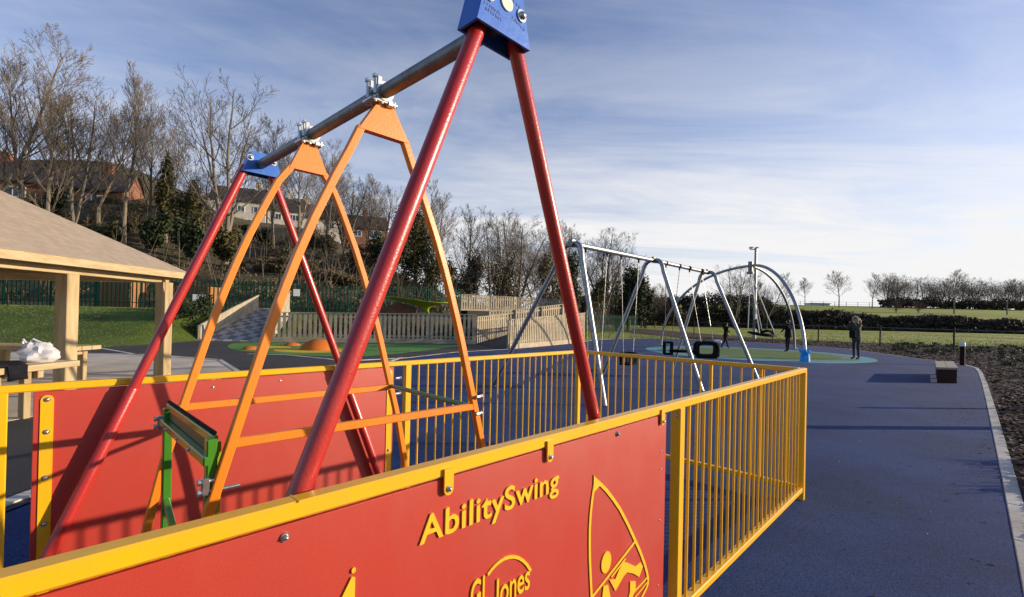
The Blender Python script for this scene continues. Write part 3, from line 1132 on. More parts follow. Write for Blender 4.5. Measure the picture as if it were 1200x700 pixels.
# ------------------------------------------------------------------ the accessible swing
UB, HB = -3.821, 2.597
VN, VF = .058, 2.385
sw = thing('accessible_swing', 'tall wheelchair swing with red legs, orange hangers and blue end plates inside the yellow railings', 'swing', W(UB, 1.22, 0))
MB().tube([W(UB, VN - .03, HB), W(UB, VF + .02, HB)], .030, 24).build('top_beam', GALVD, sw, smooth=True)
for v, vb in ((VN, VN), (VF, VF)):
    for sg in (-1, 1):
        top = W(UB + sg * .078, v, HB - .02)
        ft = W(UB + sg * 1.09, vb, 0.0)
        MB().tube([top, ft], .0268, 24).build('leg', RED, sw, smooth=True)
        k = .445
        q = ft + (top - ft) * k
        MB().tube([ft, q, q + (top - ft) * .003], [.0315, .0315, .0272], 24).build('leg_sleeve', RED, sw, smooth=True)
        MB().disc(ft, UP, .09, .03, 20).build('foot_plate', RED, sw, smooth=True)
for v, sgn in ((VN, -1), (VF, 1)):
    b = MB()
    cu = -3.841 if sgn < 0 else -3.815
    prof = [(-.122, 2.533), (.122, 2.533), (.072, 2.725), (-.072, 2.725)]
    if sgn > 0:
        prof = [(-.118, 2.533), (.125, 2.533), (.088, 2.675), (-.062, 2.675)]
    # front and back cheeks, two slanted sides and a cap, open below
    for a, c in ((-.056, -.047), (.032, .041)):
        b.prism([(x, z) for x, z in prof], W(cu, v, 0), D, UP, Ev, a, c)
    for p, q in ((1, 2), (2, 3), (3, 0)):
        A_, B_ = prof[p], prof[q]
        n2 = V((-(B_[1] - A_[1]), B_[0] - A_[0], 0)).normalized() * .008
        b.prism([A_, B_, (B_[0] + n2.x, B_[1] + n2.y), (A_[0] + n2.x, A_[1] + n2.y)], W(cu, v, 0), D, UP, Ev, -.0465, .0315)
    pl = b.build('end_plate', BLUEP, sw)
    f0 = -.0562 if sgn < 0 else -.0562
    b = MB()
    for du, dz in ((-.073, 2.628), (.073, 2.628)):
        b = MB()
        bolt(b, W(cu + du, v + f0, dz), -Ev, .014, .014)
        b.build('bolt', ZINC, pl, smooth=True)
    if sgn < 0:
        b = MB()
        b.disc(W(cu + .003, v + f0, 2.638), -Ev, .026, .005, 28)
        b.build('cap', mat('cream_cap', (.72, .68, .55), .5), pl, smooth=True)
        rr = random.Random(5)
        b = MB()
        # engraved lettering too worn to read: short strokes in rows
        for (cu0, cz0, du, dz, n) in ((-.095, 2.590, .011, -.0008, 7), (-.088, 2.573, .011, -.0008, 7), (.030, 2.600, .011, -.003, 6), (-.045, 2.682, .012, .0002, 8), (.0, 2.664, .012, -.003, 6)):
            for i in range(n):
                x = cu + cu0 + du * i
                z = cz0 + dz * i
                pts = [(x, z), (x + rr.uniform(-.002, .006), z + .009)]
                stroke(b, pts, .0028, v + f0, h=.0006)
                if rr.random() < .6:
                    stroke(b, [(x, z + rr.choice((.001, .005, .009))), (x + .007, z + rr.choice((.001, .005, .009)))], .0026, v + f0, h=.0008)
        b.build('engraving', DARKTXT, pl)

for vo, tilt in ((.81, 0), (1.56, 0)):
    h = MB()
    cu = -3.803 if vo < 1 else -3.826
    w1, zt, zb = (.125, 2.553, 2.412) if vo < 1 else (.105, 2.545, 2.392)
    b = MB()
    b.prism([(-w1, zb), (w1, zb), (.038, zt), (-.038, zt)], W(cu, vo, 0), D, UP, Ev, -.019, .019)
    hp = b.build('hanger_plate', ORANGE, sw)
    # legs in two straights with a slight elbow below the plate
    for sg in (-1, 1):
        pts = [W(cu + sg * (w1 - .016), vo, zb + .012), W(cu + sg * .345, vo, 1.72), W(cu + sg * .655, vo, .93), W(cu + sg * .90, vo, .26)]
        prof = [(zb + .012, w1 - .016), (2.31, .160), (2.19, .218), (2.0, .302), (1.84, .364), (1.72, .406), (1.58, .452), (1.45, .491), (1.3, .534), (1.15, .577), (1.02, .614), (.92, .642), (.72, .685), (.55, .716), (.40, .738), (.26, .754)]
        k = 1.0 if vo < 1 else .965
        C_ = [W(cu + sg * (f if i == 0 else f * k), vo, z) for i, (z, f) in enumerate(prof)]
        b = MB()
        hw = .0165
        n = len(C_)
        vs = []
        for i, p in enumerate(C_):
            tg = (C_[min(i + 1, n - 1)] - C_[max(i - 1, 0)]).normalized()
            sdv = tg.cross(Ev).normalized()
            for (a_, c_) in ((-1, -1), (1, -1), (1, 1), (-1, 1)):
                vs.append(p + sdv * hw * a_ + Ev * hw * c_)
        fs = [(i * 4 + q, i * 4 + (q + 1) % 4, i * 4 + 4 + (q + 1) % 4, i * 4 + 4 + q) for i in range(n - 1) for q in range(4)] + [(0, 1, 2, 3)[::-1], tuple(range(4 * n - 4, 4 * n))]
        b.add(vs, fs)
        ol = b.build('hanger_leg', ORANGE, sw)
        bv = ol.modifiers.new('bevel', 'BEVEL')
        bv.width = .004
        bv.segments = 2
        bv.limit_method = 'ANGLE'
    b = MB()
    zc_ = 1.138 if vo < 1 else 1.155
    b.bar(W(cu - .575, vo, zc_), W(cu + .575, vo, zc_ - .008), .030, .034, bev=.004)
    b.build('cross_bar', ORANGE, sw)
    b = MB()
    b.bar(W(cu - .72, vo, .27), W(cu + .72, vo, .27), .03, .04, bev=.004)
    b.build('lower_bar', ORANGE, sw)
    # bearing clamps on the beam
    b = MB()
    for dv in (-.032, .032):
        b.tube([W(UB, vo + dv - .012, HB), W(UB, vo + dv + .012, HB)], .043, 20)
        b.box(W(UB - .028, vo + dv, HB + .040), (D, Ev, UP), (.012, .012, .020), 0, .003)
        b.box(W(UB + .028, vo + dv, HB - .044), (D, Ev, UP), (.013, .013, .014), 0, .003)
        for du in (-.045, -.012, .022, .05):
            b.tube([W(UB + du, vo + dv, HB - .055), W(UB + du, vo + dv, HB - .03)], .0085, 8)
        b.tube([W(UB - .044, vo + dv, HB - .02), W(UB - .044, vo + dv, HB + .066)], .008, 8)
        b.disc(W(UB - .044, vo + dv, HB + .05), UP, .014, .012, 6)
    b.box(W(UB, vo, HB - .044), (D, Ev, UP), (.066, .04, .006), 0, .002)
    b.build('bearing_clamp', ZINC, sw)
# folding gate at the left end
gt = []
GU = -4.44
MB().bar(W(GU + .012, .835, 1.178), W(GU + .006, 1.565, 1.188), .012, .012, bev=.003).build('gate_edge', BLACK, sw)
MB().bar(W(GU + .012, .835, 1.155), W(GU + .006, 1.565, 1.165), .022, .030, bev=.004).build('gate_top_bar', GREEN, sw)
MB().bar(W(GU - .012, .815, 1.085), W(GU - .014, 1.575, 1.095), .030, .034, bev=.004).build('gate_bar', GREEN, sw)
MB().box(W(GU + .004, 1.20, 1.122), (D, Ev, UP), (.003, .36, .022), 0, .001).build('gate_plate', mat('olive_gate_plate', (.07, .09, .02), .4, metal=.2, c2=(.16, .08, .02), scale=5), sw)
for v in (1.02, 1.22, 1.43):
    b = MB()
    bolt(b, W(GU - .027, v, 1.088), -D, .006, .006)
    b.build('bolt', ZINC, sw, smooth=True)
for v in (.835, 1.555):
    MB().bar(W(GU, v, 1.16), W(GU + .004, v, .32), .038, .034, up=D, bev=.004).build('gate_post', GREEN, sw)
MB().bar(W(GU + .03, .86, 1.14), W(GU + .034, .86, .34), .012, .016, up=D, bev=.002).build('gate_trim', mat('yellow_green_paint', (.30, .36, .02), .3), sw)
MB().bar(W(GU, 1.545, .74), W(GU, 1.20, .58), .026, .026, bev=.004).build('gate_brace', GREEN, sw)
MB().bar(W(GU, 1.20, .58), W(GU, .85, .74), .026, .026, bev=.004).build('gate_brace', GREEN, sw)
for v, z in ((1.595, 1.09), (.812, 1.00)):
    b = MB()
    b.box(W(GU - .020, v, z), (D, Ev, UP), (.012, .010, .030), 0, .003)
    for dz in (-.018, .018):
        b.tube([W(GU - .040, v, z + dz), W(GU + .010, v, z + dz)], .0075, 8)
        b.disc(W(GU - .044, v, z + dz), D, .012, .008, 6)
    b.build('gate_latch', ZINC, sw)
MB().tube([W(GU + .03, .80, .985), W(GU + .085, .80, .985)], .0065, 10).build('latch_pin', ZINC, sw, smooth=True)
# bar across the right end
MB().tube([W(-3.245, .80, 1.132), W(-3.272, 1.57, 1.156)], .013, 14).build('safety_bar', GREEN, sw, smooth=True)
b = MB()
for v, z in ((.795, 1.185), (.795, 1.095), (1.575, 1.20), (1.575, 1.10)):
    b.tube([W(-3.235, v - .02, z), W(-3.205, v - .02, z)], .009, 8)
    b.disc(W(-3.206, v - .02, z), D, .013, .008, 6)
b.build('bar_bracket', ZINC, sw)
# boarding deck low between the hangers
b = MB()
b.box(W(-3.81, 1.185, .235), (D, Ev, UP), (.68, .352, .012), 0, .002)
for v in (.845, 1.525):
    b.box(W(-3.81, v, .27), (D, Ev, UP), (.68, .006, .03), 0, .001)
b.build('deck', mat('deck_plate', (.10, .10, .10), .6, metal=.3, bump=.4, bscale=120), sw)

# ------------------------------------------------------------------ silver swing frame with two bays
sf = thing('swing_set', 'long silver swing frame with two bays of chains behind the yellow railings', 'swing', (3.45, 11.6, 0))
HS = 3.06
AP = [V((1.16, 9.27, HS)), V((3.45, 11.6, HS)), V((5.85, 14.2, HS))]
FT = [((1.74, 8.70), (-.40, 10.8)), ((4.36, 10.75), (2.40, 12.6)), ((6.9, 13.2), (5.09, 14.95))]
bd = (AP[2] - AP[0]).normalized()
MB().tube([AP[0] - bd * .06, AP[1], AP[2] + bd * .1], .052, 20).build('top_beam', GALV, sf, smooth=True)
for a, fts in zip(AP, FT):
    for f in fts:
        f = V((f[0], f[1], 0))
        hd = (V((f.x, f.y, HS)) - a)
        hl = hd.length
        hd.normalize()
        e1 = a + hd * .17 + UP * -.015
        e2 = V((f.x, f.y, 0))
        dn = (e2 - e1).normalized()
        pts = [a - UP * .0 + hd * .02, a + hd * .08]
        for k in range(1, 7):
            t = k / 6
            c0, c1, c2 = a + hd * .08, e1 + hd * .06, e1 + dn * .28
            pts.append(c0 * (1 - t) ** 2 + c1 * 2 * t * (1 - t) + c2 * t * t)
        pts.append(e2)
        MB().tube(pts, .050, 18).build('leg', GALV, sf, smooth=True)
        MB().disc(e2, UP, .07, .02, 16).build('foot', GALV, sf)
    b = MB()
    b.tube([a - bd * .09, a + bd * .09], .062, 16)
    b.box(a + UP * .06, (bd, UP.cross(bd), UP), (.05, .03, .03), 0, .006)
    for s_ in (-1, 1):
        b.tube([a + UP.cross(bd) * (.075 * s_) + bd * -.06, a + UP.cross(bd) * (.075 * s_) + bd * .06], .018, 8)
    b.build('clamp', GALVD, sf, smooth=True)


def chain(b, p, q, r=.0095):
    """a chain of flat links read as alternating beads"""
    p, q = V(p), V(q)
    n = max(6, int((q - p).length / .055))
    pts, rs = [], []
    for i in range(n + 1):
        pts.append(p + (q - p) * (i / n))
        rs.append(r if i % 2 else r * .55)
    b.tube(pts, rs, 6)


def hangers(parent, ks, base):
    for k in ks:
        p = base + bd * k
        b = MB()
        b.tube([p - bd * .022, p + bd * .022], .058, 14)
        b.box(p - UP * .085, (bd, UP.cross(bd), UP), (.012, .018, .035), 0, .004)
        b.build('hanger', DARKM, parent, smooth=True)


bay1 = (AP[1] - AP[0]).length
hk = [.45, 1.25, 1.84, 2.63]
hangers(sf, hk, AP[0])
hk2 = [.67, 1.48, 2.12, 3.0]
hangers(sf, hk2, AP[1])
sideN = UP.cross(bd)


def flat_seat(k0, k1, label, z=.52, cradle=False):
    c = AP[0] + bd * ((k0 + k1) / 2)
    c.z = z
    t = thing('chain_swing', label, 'swing', c, 'swings hanging from the silver frame')
    hw = .22
    b = MB()
    if cradle:
        for (z0, z1, rr_) in ((-.02, .03, .20), (.22, .27, .23)):
            pts = [c + bd * (rr_ * cos(a)) + sideN * (rr_ * .8 * sin(a)) + UP * z0 for a in [2 * pi * i / 20 for i in range(21)]]
            b.tube(pts, .022, 8, cap=False)
        for i in range(8):
            a = 2 * pi * i / 8
            b.tube([c + bd * .20 * cos(a) + sideN * .16 * sin(a) - UP * .02, c + bd * .23 * cos(a) + sideN * .184 * sin(a) + UP * .23], .02, 6)
        b.box(c - UP * .03, (bd, sideN, UP), (.18, .14, .015), 0, .01)
        b.build('seat', BLACK, t, smooth=True)
        top = .24
    else:
        b.box(c, (bd, sideN, UP), (hw, .09, .02), 0, .012)
        b.build('seat', BLACK, t)
        top = .01
    for s_, k in ((-1, k0), (1, k1)):
        b = MB()
        tp = AP[0] + bd * k - UP * .12
        chain(b, tp, c + bd * (hw * s_) + UP * top)
        b.build('chain', GALV, t, smooth=True)
    return t


flat_seat(.45, 1.25, 'flat black swing seat on two chains, at the left end of the silver frame')
flat_seat(1.84, 2.63, 'black cradle swing seat on two chains, left of the middle legs', z=.60, cradle=True)

# large double seat for adult and child in the right-hand bay
mid = AP[1] + bd * 1.55
cz = .62
A0 = AP[1]
pc = V((5.02, 13.5, .79))
ds = thing('chain_swing', 'long black double swing with a boxed end, hanging in the right bay', 'swing', pc, 'swings hanging from the silver frame')
ax = V((.98, -.20, 0)).normalized()
ay = UP.cross(ax)
b = MB()
for s_ in (-.62, -.42):
    for dy in (-.16, .16):
        b.bar(pc + ax * s_ + ay * dy + UP * -.16, pc + ax * s_ + ay * dy + UP * .18, .05, .05, up=ax)
    b.bar(pc + ax * s_ - ay * .18 + UP * .17, pc + ax * s_ + ay * .18 + UP * .17, .045, .045)
for dy in (-.16, .16):
    b.bar(pc - ax * .64 + ay * dy + UP * .17, pc - ax * .40 + ay * dy + UP * .17, .045, .045)
    b.bar(pc - ax * .64 + ay * dy - UP * .16, pc - ax * .40 + ay * dy - UP * .16, .06, .045)
b.build('seat_frame', BLACK, ds)
b = MB()
b.box(pc + ax * -.08 - UP * .07, (ax, ay, (UP + ax * .0)), (.40, .12, .04), 0, .02)
b.build('seat', BLACK, ds)
b = MB()
for i in range(16):
    pass
bx = pc + ax * .52
for dy in (-.19, .19):
    ring = [bx + ay * dy + ax * (.27 * (abs(cos(a)) ** .5) * (1 if cos(a) > 0 else -1)) + UP * (.19 * (abs(sin(a)) ** .5) * (1 if sin(a) > 0 else -1)) for a in [2 * pi * i / 28 for i in range(29)]]
    b.tube(ring, .055, 8, cap=False)
b.box(bx - UP * .19, (ax, ay, UP), (.27, .20, .05), 0, .02)
b.box(bx + ax * .27, (ax, ay, UP), (.05, .20, .19), 0, .02)
b.box(bx + UP * .20, (ax, ay, UP), (.22, .19, .03), 0, .01)
b.build('bucket_seat', BLACK, ds, smooth=True)
b = MB()
b.box(bx + ax * .30 + UP * .24, (ax, ay, UP), (.07, .16, .04), 0, .012)
b.build('pad', WHITE, ds)
for k, off, s2 in ((hk2[0], -.62, -.14), (hk2[1], -.42, .14), (hk2[2], .35, -.16), (hk2[3], .74, .16)):
    b = MB()
    chain(b, AP[1] + bd * k - UP * .12, pc + ax * off + ay * s2 + UP * .2)
    b.build('chain', GALV, ds, smooth=True)

# ------------------------------------------------------------------ basket swing under curved tubes
T = V((12.02, 23.9, 4.42))
bs = thing('basket_swing', 'basket swing under large curved silver tubes on the green circle', 'swing', (T.x, T.y, 0))
for (fx, fy) in ((9.25, 29.2), (11.95, 19.2), (17.2, 28.7)):
    pts = []
    for i in range(25):
        a = pi / 2 * i / 24
        pts.append(V((fx, fy, 0)) + (V((T.x, T.y, 0)) - V((fx, fy, 0))) * (1 - cos(a)) + UP * (T.z * sin(a)))
    MB().tube(pts, .068, 16).build('arch_tube', GALV, bs, smooth=True)
    MB().disc((fx, fy, 0.02), UP, .16, .03, 16).build('foot', GALV, bs)
b = MB()
b.tube([T + UP * -.35, T + UP * .22], .11, 14)
b.disc(T + UP * -.40, UP, .17, .10, 14)
b.build('pivot', GALVD, bs, smooth=True)
bc_ = V((12.85, 24.3, .98))
ropes = [(T - UP * .35, bc_ + V((-.55, .3, .02))), (T - UP * .35, bc_ + V((.5, -.35, .02))), (T - UP * .35, bc_ + V((.3, .5, .1))), (T - UP * .35, bc_ + V((-.35, -.5, 0)))]
for p, q in ropes:
    MB().tube([p, q], .022, 8).build('rope', WHITE, bs, smooth=True)
b = MB()
nrm = V((.10, -.05, .97)).normalized()
ex = nrm.cross(V((0, 1, 0))).normalized()
ey = nrm.cross(ex)
ring = [bc_ + ex * (.6 * cos(a)) + ey * (.6 * sin(a)) for a in [2 * pi * i / 32 for i in range(33)]]
b.tube(ring, .055, 8, cap=False)
for k in range(-4, 5):
    w_ = .6 * math.sqrt(max(0, 1 - (k / 5) ** 2))
    b.tube([bc_ + ex * (.12 * k) - ey * w_ - nrm * .01, bc_ + ex * (.12 * k) - nrm * .10, bc_ + ex * (.12 * k) + ey * w_ - nrm * .01], .014, 5)
    b.tube([bc_ + ey * (.12 * k) - ex * w_ - nrm * .01, bc_ + ey * (.12 * k) - nrm * .10, bc_ + ey * (.12 * k) + ex * w_ - nrm * .01], .014, 5)
b.build('basket', BLACK, bs, smooth=True)

b = MB()
fx, fy = 11.93, 19.17
for k, (hk_, rk_) in enumerate(((.47, .07), (.40, .055), (.52, .075), (.44, .06), (.49, .07), (.38, .05), (.50, .065), (.43, .07), (.47, .055))):
    a = 2 * pi * k / 9
    b.tube([(fx + .13 * cos(a), fy + .13 * sin(a), 0.03), (fx + .12 * cos(a + .15), fy + .12 * sin(a + .15), .22), (fx + .10 * cos(a), fy + .10 * sin(a), .34), (fx + .17 * cos(a - .1), fy + .17 * sin(a - .1), hk_)], [rk_, rk_ * .9, rk_ * .75, rk_ * 1.05], 8)
b.tube([fx * V((1, 0, 0)) + fy * V((0, 1, 0)) + UP * .30 + V((.165 * cos(t), .165 * sin(t), 0)) for t in [2 * pi * i / 20 for i in range(21)]], .02, 6, cap=False)
b.tube([(fx, fy, .02), (fx, fy, .46)], .14, 16)
tag(b.build('protective_pad', CYANB, smooth=True), 'bright blue wrap round the nearest foot of the curved swing tube', 'padding')

# ------------------------------------------------------------------ mast far behind
P0 = V((22.3, 43.4, 0))
mast = thing('camera_mast', 'tall grey mast with small cameras on top, behind the basket swing', 'mast', P0)
hm = 8.35
MB().tube([P0, P0 + UP * hm], [.15, .12], 14).build('pole', GALV, mast, smooth=True)
b = MB()
b.bar(P0 + V((-.55, 0, hm - .12)), P0 + V((.1, 0, hm - .12)), .08, .08)
b.build('cross_arm', GALV, mast)
for dx in (-.5, .0):
    b = MB()
    b.box(P0 + V((dx, -.1, hm + .02)), ((1, 0, 0), (0, 1, 0), (0, 0, 1)), (.12, .2, .07), 0, .02)
    b.tube([P0 + V((dx, -.25, hm + .0)), P0 + V((dx, -.38, hm - .02))], .06, 10)
    b.build('camera_housing', WHITE, mast)
MB().box(P0 + V((0, -.2, 1.4)), ((1, 0, 0), (0, 1, 0), (0, 0, 1)), (.18, .10, .35), 0, .02).build('cabinet', GALVD, mast)

# ------------------------------------------------------------------ bench and bollards
A_ = V((12.12, 13.15, 0))
bdir = V((.66, .75, 0)).normalized()
bn = V((bdir.y, -bdir.x, 0))
bl, bw = 3.1, .60
bx_ = V((1, .04, 0)).normalized()
cB = V((12.13, 13.14, 0))
bench = thing('bench', 'long low dark red timber bench with pale top boards near the kerb', 'bench', cB + bdir * (bl / 2))
# plan is a sheared block: end face square to the view, long side along the path
def bp(s, w, z):
    return cB + bx_ * w + bdir * s + UP * z
def bblock(b, s0, s1, w0, w1, z0, z1):
    vs = [bp(s, w, z) for s in (s0, s1) for w in (w0, w1) for z in (z0, z1)]
    b.add(vs, [(0, 1, 3, 2), (4, 6, 7, 5), (0, 4, 5, 1), (2, 3, 7, 6), (0, 2, 6, 4), (1, 5, 7, 3)])
for w0, w1 in ((-.31, -.005), (.005, .31)):
    b = MB(); bblock(b, -.02, bl + .02, w0, w1, .40, .455); b.build('top_board', BENCHW, bench)
for s0 in (0, bl / 2 - .1, bl - .2):
    b = MB(); bblock(b, s0, s0 + .22, -.285, .285, 0, .398); b.build('support', BENCHR, bench)
for w0, w1 in ((-.29, -.25), (.25, .29)):
    b = MB(); bblock(b, .02, bl - .02, w0, w1, .18, .398); b.build('side_board', BENCHR, bench)


def bollard(x, y, h, label, cap=True, r=.085, m=DARKM, mw=None):
    t = thing('bollard', label, 'bollard', (x, y, 0), 'bollards along the bark bed')
    MB().tube([(x, y, 0), (x, y, h - (.16 if cap else 0))], r, 14).build('post', m, t, smooth=True)
    if cap:
        MB().tube([(x, y, h - .16), (x, y, h - .03), (x, y, h)], [r * 1.08, r * 1.08, r * .8], 14).build('lamp_cap', mw or WHITE, t, smooth=True)


bollard(18.43, 19.3, .95, 'dark bollard with a white cap, just behind the dark red bench', m=BENCHR)
bollard(10.18, 9.28, .76, 'black bollard in the bark bed at the right edge of the view', cap=True, r=.065, mw=DARKM)
bollard(8.95, 7.55, .95, 'black bollard in the bark bed, nearest the kerb corner', cap=True, r=.12, mw=DARKM)

# post and wire fence behind the bed
fp = [(19.3, 50.0), (21.2, 46.4), (23.3, 42.2), (25.0, 38.5), (27.0, 34.6), (28.1, 30.0), (29.2, 25.4), (30.3, 20.6)]
wf = thing('post_and_wire_fence', 'dark post and wire fence between the bark bed and the grass strip', 'fence', (27, 34, 0))
for x, y in fp:
    MB().tube([(x, y, -.1), (x, y, 1.5)], .05, 8).build('post', DARKM, wf)
b = MB()
for i in range(len(fp) - 1):
    for z in (1.36,):
        b.tube([(*fp[i], z), (*fp[i + 1], z)], .022, 6)
b.build('top_rail', GALVD, wf)
b = MB()
for i in range(len(fp) - 1):
    for z in (.95, .5):
        b.tube([(*fp[i], z), (*fp[i + 1], z)], .006, 4)
b.build('wire', GALVD, wf)
# ------------------------------------------------------------------ timber pavilion
ex1, ey1 = -8.12, 11.85            # far right corner of the roof
RS = 6.6                            # side of the square roof
ex0, ey0 = ex1 - RS, ey1 - RS
ZE = 2.52
pav = thing('pavilion', 'open timber pavilion with a low hipped tan roof, standing on the paved area', 'pavilion', ((ex0 + ex1) / 2, (ey0 + ey1) / 2, 0))
apx = V(((ex0 + ex1) / 2, (ey0 + ey1) / 2, ZE + 2.03))
b = MB()
cor = [V((ex1, ey0, ZE)), V((ex1, ey1, ZE)), V((ex0, ey1, ZE)), V((ex0, ey0, ZE))]
up_ = .035
rr = random.Random(2)
courses = 22
for i in range(4):
    a, c = cor[i], cor[(i + 1) % 4]
    for k in range(courses):
        t0, t1 = k / courses, (k + 1) / courses
        p0, p1 = a.lerp(apx, t0), c.lerp(apx, t0)
        q0, q1 = a.lerp(apx, t1), c.lerp(apx, t1)
        lift = UP * .004
        b.add([p0 + lift, p1 + lift, q1 + UP * .002, q0 + UP * .002], [(0, 1, 2, 3)])
        b.add([p0 - UP * .004, p1 - UP * .004, p1 + lift, p0 + lift], [(0, 1, 2, 3)])
b.build('roof', ROOFT, pav)
b = MB()
b.add([c - UP * .03 for c in cor] + [apx - UP * .09], [(0, 4, 1), (1, 4, 2), (2, 4, 3), (3, 4, 0)])
b.build('ceiling_boards', TIMBER, pav)
for i in range(4):
    a, c = cor[i], cor[(i + 1) % 4]
    inn = (V((apx.x, apx.y, ZE)) - (a + c) / 2).normalized()
    MB().bar(a + inn * .022 - UP * .085, c + inn * .022 - UP * .085, .04, .155, bev=.004).build('fascia', TIMBERH, pav)
    a2, c2 = a + inn * .40, c + inn * .40
    t = (c - a).normalized()
    MB().bar(a2 + t * .25 - UP * .20, c2 - t * .25 - UP * .20, .12, .17, bev=.006).build('beam', TIMBERH, pav)
px_ = ex1 - .42
for (x, y) in ((px_ + .21, 11.30), (px_, 9.06), (px_ , 6.75), (ex0 + .42, 11.3), (ex0 + .42, 9.06), (ex0 + .42, 5.75), (px_ - 2.9, 11.35)):
    if (x, y) == (px_ - 2.9, 11.35):
        continue
    t_ = MB().aabb((x - .125, y - .125, 0), (x + .125, y + .125, 2.24), 0, .012)
    po = t_.build('post', TIMBER, pav)
    if (x, y) == (px_ + .21, 11.30):
        b = MB()
        b.prism([(-.126, 2.236), (-.17, 2.236), (-.17, 2.12), (-.126, 1.98)][::-1], (x, y + .0, 0), (0, 1, 0), (0, 0, 1), (1, 0, 0), -.10, .10)
        b.build('knee_block', TIMBER, pav)

# heavy timber picnic tables
def picnic(x1, y, ln, label, z=.76, depth=.72):
    t = thing('picnic_table', label, 'picnic table', (x1 - ln / 2, y, 0), 'timber picnic tables under the pavilion')
    for k in range(3):
        yy = y - depth / 2 + depth * (k + .5) / 3
        MB().aabb((x1 - ln, yy - depth / 6 + .006, z - .09), (x1, yy + depth / 6 - .006, z), 0, .006).build('top_plank', TIMBERH, t)
    for dx in (.30, ln - .4):
        for dy in (-.22, .22):
            MB().aabb((x1 - dx - .07, y + dy - .05, 0), (x1 - dx + .07, y + dy + .05, z - .091), 0, .006).build('leg', TIMBER, t)
        MB().aabb((x1 - dx - .05, y - .30, z - .20), (x1 - dx + .05, y + .30, z - .092), 0, .006).build('bearer', TIMBER, t)
    return t


t = thing('picnic_table', 'pale timber picnic table holding the white carrier bag', 'picnic table', (-7.14, 6.2, 0), 'timber picnic tables under the pavilion')
for k in range(3):
    xx = -7.50 + .24 * (k + .5)
    MB().aabb((xx - .114, 5.1, .68), (xx + .114, 7.45, .77), 0, .006).build('top_plank', TIMBERH, t)
for yy in (5.6, 6.75):
    for xx in (-7.36, -6.93):
        MB().aabb((xx - .045, yy - .05, 0), (xx + .045, yy + .05, .679), 0, .006).build('leg', TIMBER, t)
    MB().aabb((-7.46, yy + .075, .57), (-6.82, yy + .16, .678), 0, .006).build('bearer', TIMBER, t)
picnic(-9.15, 10.2, 2.4, 'pale timber picnic table seen behind the middle post of the pavilion', z=.77)

# carrier bag: crumpled film with two handles
rr = random.Random(9)
b = MB()
bgx, bgy, bgz = -7.13, 7.13, .772
nu, nv = 26, 14
for j in range(nv + 1):
    f = j / nv
    for i in range(nu):
        a = 2 * pi * i / nu
        r = .235 * (1 - .10 * f - .50 * max(0, f - .55) * 1.6) * (1 + .10 * sin(3 * a + 2 * f) + .07 * sin(7 * a - 5 * f)) * min(1, (.75 + 1.5 * f))
        dn = .05 * noise.noise(V((cos(a) * 3, sin(a) * 3, f * 5)))
        b.v.append(V((bgx + (r + dn) * cos(a) * 1.05, bgy + (r + dn) * sin(a) * .72, bgz + .29 * f + .035 * noise.noise(V((cos(a) * 4, sin(a) * 4, 2 + f))) * f)))
for j in range(nv):
    for i in range(nu):
        i2 = (i + 1) % nu
        b.f.append((j * nu + i, j * nu + i2, (j + 1) * nu + i2, (j + 1) * nu + i)); b.m.append(0)
b.f.append(tuple(nv * nu + k for k in range(nu))); b.m.append(0)
bag = b.build('carrier_bag', PLAST, smooth=True)
tag(bag, 'crumpled white plastic carrier bag standing on the timber picnic table', 'bag')
b = MB()
b.tube([(bgx - .16, bgy, bgz + .25), (bgx - .23, bgy, bgz + .33), (bgx - .26, bgy + .02, bgz + .30), (bgx - .25, bgy + .02, bgz + .22)], .013, 6)
b.tube([(bgx - .14, bgy - .02, bgz + .27), (bgx - .05, bgy - .03, bgz + .34), (bgx + .06, bgy, bgz + .28)], .015, 6)
o = b.build('handle', PLAST, bag)

# dark coat draped over the table edge with a pale cloth
b = MB()
n = 14
for j in range(9):
    for i in range(n):
        f = j / 8
        y = 5.75 + .85 * i / (n - 1)
        x = -7.45 + .68 * min(1, f / .72)
        z = .79 + .03 * (1 + noise.noise(V((x * 7, y * 7, 1))))
        if f > .72:
            x += .02 + .02 * noise.noise(V((y * 9, f * 4, 5)))
            z = .80 - (f - .72) * .75
        b.v.append(V((x, y, z)))
for j in range(8):
    for i in range(n - 1):
        if j >= 6 and i < 9:
            continue
        b.f.append((j * n + i, j * n + i + 1, (j + 1) * n + i + 1, (j + 1) * n + i)); b.m.append(0)
coat_ = b.build('coat', DARKCL, smooth=True)
sm = coat_.modifiers.new('s', 'SOLIDIFY'); sm.thickness = .02
tag(coat_, 'black coat lying on the picnic table and hanging over its edge', 'coat')
b = MB()
b.dome((-7.16, 6.42, .82), (0, 0, 1), .17, .11, 18, 6)
for k in range(len(b.v)):
    v = b.v[k]
    b.v[k] = v + V((.04, .03, .03)) * noise.noise(v * 9)
o = b.build('folded_cloth', mat('pinkish_cloth', (.62, .50, .44), .85, c2=(.70, .30, .16), scale=9), smooth=True)
tag(o, 'pale pinkish cloth heaped on the black coat at the left edge', 'cloth')


